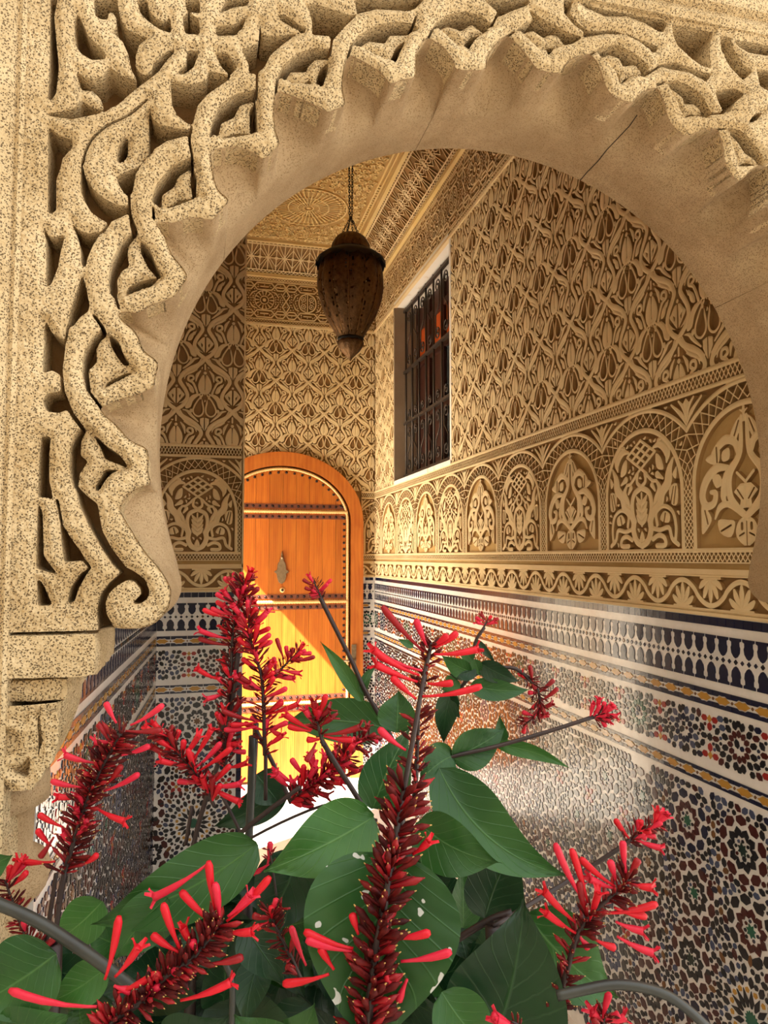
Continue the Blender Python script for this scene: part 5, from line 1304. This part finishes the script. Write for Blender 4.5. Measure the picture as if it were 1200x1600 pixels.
def spike(axis, d, rpx=4., flowers=(), buds=(0, 1, 30, 26), tip_fl=0, fl_len=(26, 45), mt='flower', deep=.25, thick=1., dirs=None):
    """flower spike: dark axis, crowded buds (start, end, half width px, count), traced flowers (tip[, base]) and a few random ones"""
    ds = d if hasattr(d, '__len__') else [d]*len(axis)
    ds = list(np.interp(np.linspace(0, 1, len(axis)), np.linspace(0, 1, len(ds)), ds))
    C2 = crv([(u, v, q) for (u, v), q in zip(axis, ds)], 6)
    P = [at(*p) for p in C2]; n = len(P); dm = sum(ds)/len(ds); px = dm/FPX
    m = MB(); m.tube(P, [rpx*.8*px*(1-.55*i/(n-1)) for i in range(n)], 6)
    sp = obj('flower_spike', m.mesh('flower_spike', M_['stem']), shrub, SI)
    def along(s): x = s*(n-1); i = min(int(x), n-2); f_ = x-i; return P[i]*(1-f_)+P[i+1]*f_, (P[i+1]-P[i]).normalized()
    if buds[3]:
        m = MB()
        for k in range(buds[3]):
            s = buds[0]+(buds[1]-buds[0])*(k+RP.random())/buds[3]; p, t = along(s); a = t.cross(Vector((.1, 1, .2))).normalized(); b = t.cross(a)
            an = RP.random()*6.283; e = (a*math.cos(an)+b*math.sin(an)); dr = (e+t*RP.uniform(.3, .9)).normalized(); L = buds[2]*px*RP.uniform(.55, 1.1)
            r_ = L*.088*thick
            m.tube([p, p+dr*L*.45, p+dr*L*.78, p+dr*L], [r_*.55, r_*.8, r_*1.25, r_*.35], 5, RP.choice([0, 0, 0, 1, 2]))
            q = p+dr*L; m.tube([q-dr*L*.10, q+dr*L*.07], [r_*.42, r_*.2], 4, 3 if RP.random() < .7 else 1)
        o = obj('buds', m.mesh('buds', M_['bud'], M_['flower_deep'], M_['bud'], M_['bud_tip']), sp); tag(o, kind='stuff')
    def add(tip, base=None, db=None):
        if base is None:
            best = min(C2, key=lambda c: math.hypot(c[0]-tip[0], c[1]-tip[1])+.0*c[2]); base = (best[0]*.75+axis[-1][0]*.25, best[1]*.75+axis[-1][1]*.25)
        dd = min(C2, key=lambda c: math.hypot(c[0]-base[0], c[1]-base[1]))[2]
        l = math.hypot(tip[0]-base[0], tip[1]-base[1])*dd/FPX
        A, B = at(base[0], base[1], dd), at(tip[0], tip[1], dd+RP.uniform(-.35, .25)*l)
        x = RP.random(); mm = 'flower_deep' if x < deep else ('flower_pink' if x > .72 else mt)
        obj('flower', flower_mesh(A, B, 3.0*thick*px, 6.6*thick*px, mm, RP.random() < .35), sp); NFL[0] += 1
    for f_ in flowers: add(*(f_ if isinstance(f_[0], tuple) else (f_,)))
    for k in range(tip_fl):
        s = RP.uniform(buds[0], 1.0); c = C2[min(n-1, int(s*(n-1)))]; e = C2[-1]; q = C2[max(0, n-3)]
        th = math.atan2(e[1]-q[1], e[0]-q[0])
        an = th+RP.uniform(-1.6, 1.6)*(1-.35*s); l = RP.uniform(*fl_len)
        add((c[0]+l*math.cos(an), c[1]+l*math.sin(an)), (c[0], c[1]))
    return sp
# ---- leaves, large ones traced one by one
leaf((584, 1276), (412, 1362), 112, .62, .58, bend=.06, roll=.1, mt='leaf_light')
leaf((582, 1264), (640, 1138), 82, .66, .68, bend=.05, roll=.25)
leaf((604, 1138), (440, 1132), 74, .80, .82, bend=-.10, roll=.2, mt='leaf')
leaf((620, 1145), (622, 1078), 62, .72, .74, roll=-.2)
leaf((708, 1180), (655, 1222), 62, .70, .68, bend=-.1)
leaf((706, 1184), (788, 1138), 62, .70, .72, bend=-.08, roll=.2)
leaf((776, 1164), (892, 1201), 25, .72, .70, bend=.10, mt='leaf_light')
leaf((686, 1200), (886, 1368), 104, .60, .57, bend=-.26, roll=-.25, mt='leaf', fold=.35)
leaf((683, 1266), (756, 1252), 46, .68, .66, bend=-.15, roll=.8, mt='leaf_dark')
leaf((652, 1284), (784, 1348), 92, .56, .54, bend=-.16, roll=.3)
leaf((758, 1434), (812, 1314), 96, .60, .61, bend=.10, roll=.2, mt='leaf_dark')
leaf((724, 1450), (722, 1352), 62, .63, .63, roll=.5)
leaf((610, 1332), (588, 1660), 252, .52, .47, bend=-.05, roll=-.1, mt='leaf_spot', fold=.2)
leaf((760, 1650), (818, 1405), 190, .50, .52, bend=-.10, roll=.1, mt='leaf_dark', fold=.2)
leaf((822, 1428), (966, 1560), 132, .62, .60, bend=-.12, roll=.1, mt='leaf')
leaf((690, 1550), (790, 1660), 92, .48, .47, bend=-.12)
leaf((402, 1318), (142, 1444), 112, .60, .58, bend=.12, roll=.25, mt='leaf')
leaf((160, 1408), (80, 1475), 72, .63, .62, bend=.1, mt='leaf_light')
leaf((262, 1402), (180, 1500), 92, .58, .57, bend=-.1, roll=-.3)
leaf((88, 1490), (-40, 1570), 130, .50, .49, bend=.08, roll=.1)
leaf((166, 1512), (74, 1566), 66, .52, .51, bend=.1, mt='leaf_light')
leaf((-10, 1640), (112, 1584), 110, .48, .48, bend=-.1)
leaf((-50, 1372), (20, 1336), 70, .54, .54)
leaf((250, 1650), (356, 1588), 100, .48, .48, bend=-.1, mt='leaf_dark')
leaf((440, 1660), (366, 1585), 90, .50, .50, bend=.1); leaf((440, 1660), (492, 1568), 100, .51, .51, bend=-.1)
leaf((382, 1448), (446, 1540), 70, .58, .56, mt='leaf_dark'); leaf((470, 1330), (400, 1460), 110, .64, .62, mt='leaf_dark', bend=.1)
leaf((446, 1226), (332, 1292), 56, .82, .80, bend=.12, mt='leaf_dark'); leaf((400, 1210), (440, 1260), 60, .80, .80, mt='leaf_dark')
leaf((566, 1096), (500, 1002), 25, .76, .78, bend=-.05, mt='leaf_light'); leaf((568, 1085), (590, 1040), 16, .76, .77, bend=.3)
leaf((560, 1262), (588, 1300), 20, .64, .63); leaf((560, 1330), (470, 1345), 60, .66, .66, mt='leaf_dark')
for a_, b_2, w_, k_ in (((735, 1050), (690, 1024), 32, 'leaf'), ((750, 1036), (812, 1064), 34, 'leaf_dark'), ((735, 1070), (828, 1077), 36, 'leaf'), ((742, 1044), (702, 1054), 32, 'leaf_dark'), ((706, 1078), (693, 1162), 38, 'leaf_dark'), ((700, 1084), (719, 1122), 26, 'leaf_dark'),
 ((738, 1032), (722, 1012), 22, 'leaf'), ((742, 1030), (752, 1056), 20, 'leaf'), ((745, 1000), (775, 1036), 12, 'leaf_dark'), ((783, 1164), (781, 1118), 24, 'leaf'), ((715, 1062), (690, 1078), 30, 'leaf'), ((646, 1010), (622, 998), 14, 'leaf')): leaf(a_, b_2, w_, .73, .73, bend=RP.uniform(-.15, .15), roll=RP.uniform(-.4, .4), mt=k_)
# deeper foliage filling the bed behind the traced leaves
for k in range(150):
    u, v = RP.uniform(60, 900), RP.uniform(1425, 1720); d = RP.uniform(.64, .98)
    if u < 200 and v < 1480: continue
    an = RP.uniform(0, 6.283); l = RP.uniform(80, 135)
    if u > 760 and v < 1500: continue
    t_ = (u+l*math.cos(an), v+abs(l*math.sin(an))*RP.choice([1, .6, -.25]))
    if t_[1] < 1405 or t_[0] > 930 or (t_[0] < 110 and t_[1] < 1475): continue
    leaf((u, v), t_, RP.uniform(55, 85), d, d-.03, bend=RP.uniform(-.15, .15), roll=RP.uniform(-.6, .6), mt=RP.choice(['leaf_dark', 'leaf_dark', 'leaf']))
for k in range(46):
    u, v = (RP.uniform(330, 560), RP.uniform(1400, 1640)) if k < 34 else (RP.uniform(640, 760), RP.uniform(1460, 1640)); d = RP.uniform(.66, .88); an = RP.uniform(0, 6.283); l = RP.uniform(90, 140)
    t_ = (u+l*math.cos(an), max(1385, v+l*math.sin(an)))
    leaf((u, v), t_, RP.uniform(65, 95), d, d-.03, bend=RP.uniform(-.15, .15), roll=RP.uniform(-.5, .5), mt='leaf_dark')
for a_, b_2 in (((470, 1640), (455, 1500)), ((520, 1620), (470, 1500)), ((480, 1480), (530, 1600)), ((640, 1400), (720, 1345)), ((700, 1420), (660, 1330)), ((560, 1650), (480, 1560)), ((640, 1330), (700, 1400))): leaf(a_, b_2, 80, .72, .70, mt='leaf_dark', bend=.08)
# ---- stems
for pts, r, d in (([(770, 1448), (822, 1416), (893, 1373), (973, 1322), (985, 1312)], 5, [.56, .58, .6, .6, .6]), ([(640, 1205), (703, 1183), (773, 1167), (857, 1143), (928, 1120)], 4.2, .70), ([(700, 1100), (740, 1055), (797, 1043), (827, 1060)], 4, .74), ([(735, 1060), (742, 1006), (757, 980)], 3.5, .75),
 ([(620, 1170), (605, 1139), (570, 1078), (550, 1034), (517, 968), (500, 933)], 4.6, .76), ([(580, 1282), (551, 1234), (527, 1197), (503, 1157)], 5.5, .63), ([(85, 1475), (92, 1420), (102, 1360)], 5.5, .56), ([(70, 1480), (78, 1430), (88, 1365)], 4.5, .57),
 ([(385, 1400), (388, 1340), (396, 1210), (400, 1130)], 6, .74), ([(300, 1330), (315, 1270), (345, 1180), (352, 1150)], 5, .74), ([(290, 1320), (300, 1260)], 4, .74), ([(415, 1250), (415, 1175)], 4, .71), ([(455, 1255), (430, 1200), (400, 1140)], 4.5, .73), ([(340, 1160), (362, 1100), (372, 1020)], 5, .71),
 ([(320, 1350), (390, 1290), (455, 1240), (470, 1230)], 5, .66), ([(340, 1338), (440, 1285), (520, 1255), (572, 1262)], 3, .68), ([(720, 1310), (745, 1265), (752, 1245)], 3.4, .66), ([(680, 1490), (760, 1440), (800, 1425)], 7, .57), ([(345, 1240), (375, 1300), (385, 1340)], 3.5, .72)): stem(pts, r, d)
tag(stem([(-60, 1390), (0, 1413), (60, 1440), (120, 1478), (165, 1510), (230, 1560)], 9.5, .50, 'cane', 'cane'), 'smooth dark grey arching cane'); tag(stem([(870, 1556), (905, 1548), (965, 1538), (1030, 1550), (1075, 1578), (1130, 1630)], 8, .48, 'cane', 'cane'), 'smooth grey-green arching cane')
tag(stem([(395, 1150), (392, 1250), (386, 1360)], 6.5, .73, 'cane', 'cane'), 'upright grey cane'); stem([(360, 1640), (363, 1540), (350, 1500)], 5, .6, 'cane', 'cane')
# main stems down to the soil
for (u, v), d, gx, gy in (((575, 1625), .47, .22, .62), ((850, 1620), .50, .40, .60), ((175, 1620), .46, -.05, .60), ((85, 1475), .56, -.12, .66), ((386, 1400), .74, .08, .82), ((770, 1448), .56, .32, .66), ((620, 1172), .70, .26, .78), ((300, 1330), .74, .0, .80), ((580, 1282), .63, .20, .70)):
    a_ = at(u, v, d); m = MB(); m.tube(crv([tuple(a_), ((a_.x+gx)/2, (a_.y+gy)/2, a_.z*.55), (gx, gy, .0)], 6), .006, 7); obj('stem', m.mesh('stem', M_['stem']), shrub, SI)
# ---- flower spikes
spike([(572, 1640), (578, 1560), (588, 1480), (603, 1400), (618, 1310), (632, 1230), (648, 1140), (660, 1070), (672, 1015)], [.46, .48, .52, .55], 9,
 [((597, 947), (662, 1018)), ((650, 968), (668, 1012)), ((715, 988), (680, 1012)), ((745, 1015), (678, 1022)), ((583, 1015), (655, 1055)), ((587, 1038), (652, 1065)), ((612, 1058), (650, 1092)), ((753, 1072), (660, 1088)), ((708, 1067), (668, 1068)), ((592, 1138), (634, 1172)), ((700, 992), (676, 1010)), ((590, 1024), (660, 1048)),
  ((670, 1315), (645, 1335)), ((550, 1427), (560, 1460)), ((672, 1457), (615, 1466)), ((705, 1487), (626, 1502)), ((608, 1542), (600, 1505)), ((622, 1564), (636, 1530)), ((475, 1455), (552, 1482)), ((478, 1468), (550, 1486)), ((442, 1537), (514, 1522)), ((500, 1480), (522, 1515)), ((592, 1360), (608, 1320)), ((610, 1340), (640, 1346))], (.0, .62, 52, 230), deep=.1, thick=1.05)
spike([(660, 1080), (668, 1030), (674, 1004)], .55, 6, [], (.0, 1., 26, 40), thick=1.1)
spike([(648, 1250), (655, 1110)], .55, 6, [], (.0, 1., 32, 46), thick=1.)
spike([(845, 1610), (876, 1549), (899, 1470), (922, 1430), (961, 1396), (984, 1372)], .50, 7,
 [((868, 1319), (916, 1413)), ((893, 1327), (918, 1410)), ((907, 1341), (961, 1385)), ((922, 1373), (960, 1388)), ((973, 1314), (978, 1364)), ((998, 1342), (982, 1366)), ((953, 1345), (962, 1375)), ((1018, 1387), (984, 1380)), ((1027, 1412), (940, 1427)), ((1004, 1455), (962, 1440)), ((1020, 1489), (964, 1463)), ((851, 1393), (899, 1441)), ((854, 1427), (900, 1458)), ((919, 1481), (905, 1462)), ((961, 1481), (930, 1468)), ((1010, 1432), (960, 1418)), ((935, 1395), (920, 1440)), ((905, 1378), (918, 1432))], (.0, 1., 34, 150), deep=.1)
spike([(973, 1322), (1000, 1300), (1026, 1286)], .60, 4.5, [((961, 1280), (985, 1312)), ((1034, 1284), (1012, 1296)), ((1032, 1325), (990, 1310)), ((1001, 1281), (1003, 1300)), ((1024, 1307), (1000, 1302))], (.1, 1., 24, 50), 8, (16, 28), thick=.8)
spike([(915, 1124), (935, 1118), (950, 1114)], .70, 3.5, [], (.2, 1., 20, 26), 14, (14, 26), 'flower_pink', thick=.62)
spike([(820, 1055), (838, 1075), (843, 1095), (837, 1115), (818, 1135)], .74, 4, [((866, 1062), (842, 1082)), ((872, 1075), (845, 1095)), ((828, 1040), (833, 1068)), ((862, 1100), (842, 1108)), ((850, 1118), (836, 1116)), ((817, 1146), (822, 1130)), ((816, 1112), (834, 1118))], (0, 1., 20, 90), 8, (12, 22), deep=.4, thick=.62)
spike([(750, 992), (758, 976), (763, 966)], .75, 3, [((743, 964), (758, 972)), ((752, 960), (760, 970)), ((768, 962), (760, 972)), ((779, 966), (760, 974)), ((745, 972), (757, 976)), ((772, 972), (760, 976))], (.4, 1., 10, 8), thick=.5, deep=.5)
spike([(92, 1410), (102, 1360), (125, 1285), (142, 1235), (160, 1197), (190, 1145)], .56, 6.5,
 [((165, 1097), (182, 1130)), ((255, 1101), (204, 1133)), ((152, 1131), (174, 1148)), ((252, 1140), (196, 1142)), ((102, 1180), (150, 1192)), ((80, 1220), (130, 1230)), ((92, 1245), (138, 1242)), ((190, 1196), (166, 1226)), ((217, 1209), (162, 1236)), ((194, 1283), (148, 1261)), ((60, 1272), (98, 1292)), ((32, 1345), (86, 1346)), ((152, 1335), (128, 1352)), ((150, 1160), (178, 1158)), ((62, 1340), (84, 1308)), ((58, 1296), (80, 1322)), ((234, 1165), (190, 1180)), ((126, 1205), (146, 1215))], (.18, 1., 36, 250), 6, (18, 30), deep=.2, thick=.85)
spike([(335, 1260), (312, 1215), (285, 1185), (255, 1145)], .66, 4, [((228, 1138), (262, 1150)), ((240, 1168), (285, 1190)), ((262, 1172), (268, 1150)), ((330, 1140), (300, 1190)), ((345, 1160), (305, 1200)), ((360, 1195), (322, 1232)), ((372, 1252), (318, 1222)), ((280, 1140), (272, 1165)), ((375, 1225), (325, 1228)), ((240, 1130), (258, 1148)), ((310, 1150), (285, 1185)), ((362, 1168), (310, 1205))], (.1, 1., 26, 70), 16, (24, 44), deep=.25, thick=.8)
spike([(352, 1200), (352, 1150), (360, 1060), (364, 990), (372, 945), (384, 905)], .71, 5,
 [((317, 952), (360, 965)), ((312, 985), (360, 998)), ((310, 997), (360, 1008)), ((310, 1046), (342, 1062)), ((350, 902), (378, 925)), ((337, 927), (366, 942)), ((422, 981), (368, 1000)), ((425, 1002), (372, 1020)), ((391, 894), (382, 915)), ((323, 1092), (356, 1080)), ((362, 904), (378, 918)), ((338, 940), (368, 952)), ((404, 918), (382, 935)), ((330, 950), (365, 962))], (.0, 1., 27, 260), 38, (18, 36), deep=.3, thick=.7)
spike([(414, 1180), (412, 1105), (408, 1055), (392, 1000), (388, 960)], .70, 5,
 [((347, 1110), (400, 1126)), ((367, 1056), (404, 1080)), ((465, 1100), (416, 1116)), ((350, 1140), (402, 1135)), ((448, 1075), (412, 1090)), ((376, 1058), (408, 1075)), ((440, 1150), (416, 1135)), ((360, 1132), (402, 1128))], (.0, 1., 26, 130), 34, (20, 40), deep=.3, thick=.72)
spike([(420, 1068), (440, 1045), (468, 1016)], .72, 3.4, [((492, 1026), (454, 1034)), ((473, 1008), (460, 1024)), ((447, 1009), (450, 1032)), ((432, 997), (444, 1030)), ((467, 1052), (440, 1046)), ((478, 1016), (462, 1022)), ((462, 1060), (436, 1050))], (.0, 1., 20, 46), 8, (16, 28), deep=.45, thick=.6)
spike([(506, 945), (498, 925), (490, 908)], .76, 3, [((473, 905), (490, 915)), ((518, 905), (498, 922)), ((512, 912), (497, 926)), ((476, 918), (492, 924))], (.2, 1., 16, 34), 8, (10, 18), 'flower_pink', deep=.4, thick=.5)
spike([(505, 1165), (497, 1135), (494, 1120)], .62, 4, [((509, 1086), (496, 1122)), ((447, 1117), (488, 1140)), ((450, 1134), (486, 1142)), ((563, 1136), (506, 1148)), ((552, 1156), (506, 1150)), ((490, 1096), (494, 1124)), ((478, 1110), (490, 1130)), ((518, 1120), (500, 1134)), ((478, 1190), (494, 1160)), ((500, 1108), (496, 1126))], (.2, 1., 20, 40), 3, (16, 26), thick=.85)
spike([(452, 1252), (480, 1230), (515, 1205), (545, 1180)], .68, 4, [((432, 1212), (455, 1232)), ((430, 1205), (462, 1225)), ((508, 1180), (500, 1215)), ((570, 1198), (530, 1215)), ((520, 1230), (490, 1222)), ((455, 1185), (478, 1215))], (.0, 1., 30, 110), 40, (20, 40), deep=.35, thick=.8)
spike([(525, 1190), (550, 1165), (578, 1148)], .72, 3, [], (.0, 1., 24, 60), 14, (14, 26), deep=.6, thick=.6)
spike([(160, 1640), (178, 1595), (225, 1562), (262, 1525), (300, 1498), (330, 1462), (346, 1440)], [.44, .45, .46], 8,
 [((186, 1432), (164, 1530)), ((216, 1480), (180, 1526)), ((15, 1547), (152, 1573)), ((246, 1521), (180, 1552)), ((255, 1412), (283, 1486)), ((237, 1460), (280, 1488)), ((286, 1450), (302, 1482)), ((326, 1346), (336, 1422)), ((336, 1380), (343, 1440)), ((282, 1392), (337, 1447)), ((422, 1370), (354, 1440)), ((393, 1456), (350, 1455)), ((380, 1495), (326, 1506)), ((360, 1535), (282, 1563)), ((242, 1401), (322, 1352)), ((205, 1548), (178, 1540)), ((278, 1520), (262, 1510)), ((300, 1470), (310, 1490)), ((390, 1400), (356, 1432)), ((250, 1540), (215, 1560))], (.0, .95, 40, 230), deep=.1, thick=1.1)
spike([(470, 1530), (452, 1490), (430, 1448), (422, 1425)], .54, 5, [((400, 1450), (420, 1440)), ((433, 1404), (424, 1425)), ((440, 1418), (426, 1432)), ((395, 1430), (420, 1436)), ((455, 1448), (478, 1508))], (.0, 1., 26, 60), 4, (16, 28), thick=.9)
spike([(60, 1500), (45, 1470), (25, 1425), (8, 1375)], .56, 5, [((38, 1350), (15, 1375)), ((30, 1345), (12, 1378)), ((16, 1352), (10, 1376)), ((42, 1362), (18, 1384)), ((85, 1465), (60, 1488))], (.0, 1., 26, 90), 2, (16, 26), thick=.85)
spike([(830, 1650), (812, 1606), (800, 1596)], .46, 5, [((768, 1585), (806, 1602)), ((776, 1594), (810, 1606))], (.0, 1., 24, 20), thick=1.3)
spike([(930, 1660), (942, 1600), (946, 1585)], .50, 5, [((952, 1552), (942, 1590)), ((975, 1590), (945, 1596)), ((925, 1580), (940, 1594)), ((968, 1584), (946, 1592))], (.0, 1., 24, 40), 4, (16, 26))
spike([(432, 1400), (425, 1350), (420, 1325)], .62, 3, [((422, 1315), (418, 1350)), ((395, 1365), (420, 1350))], (.4, 1., 16, 12), thick=.8)
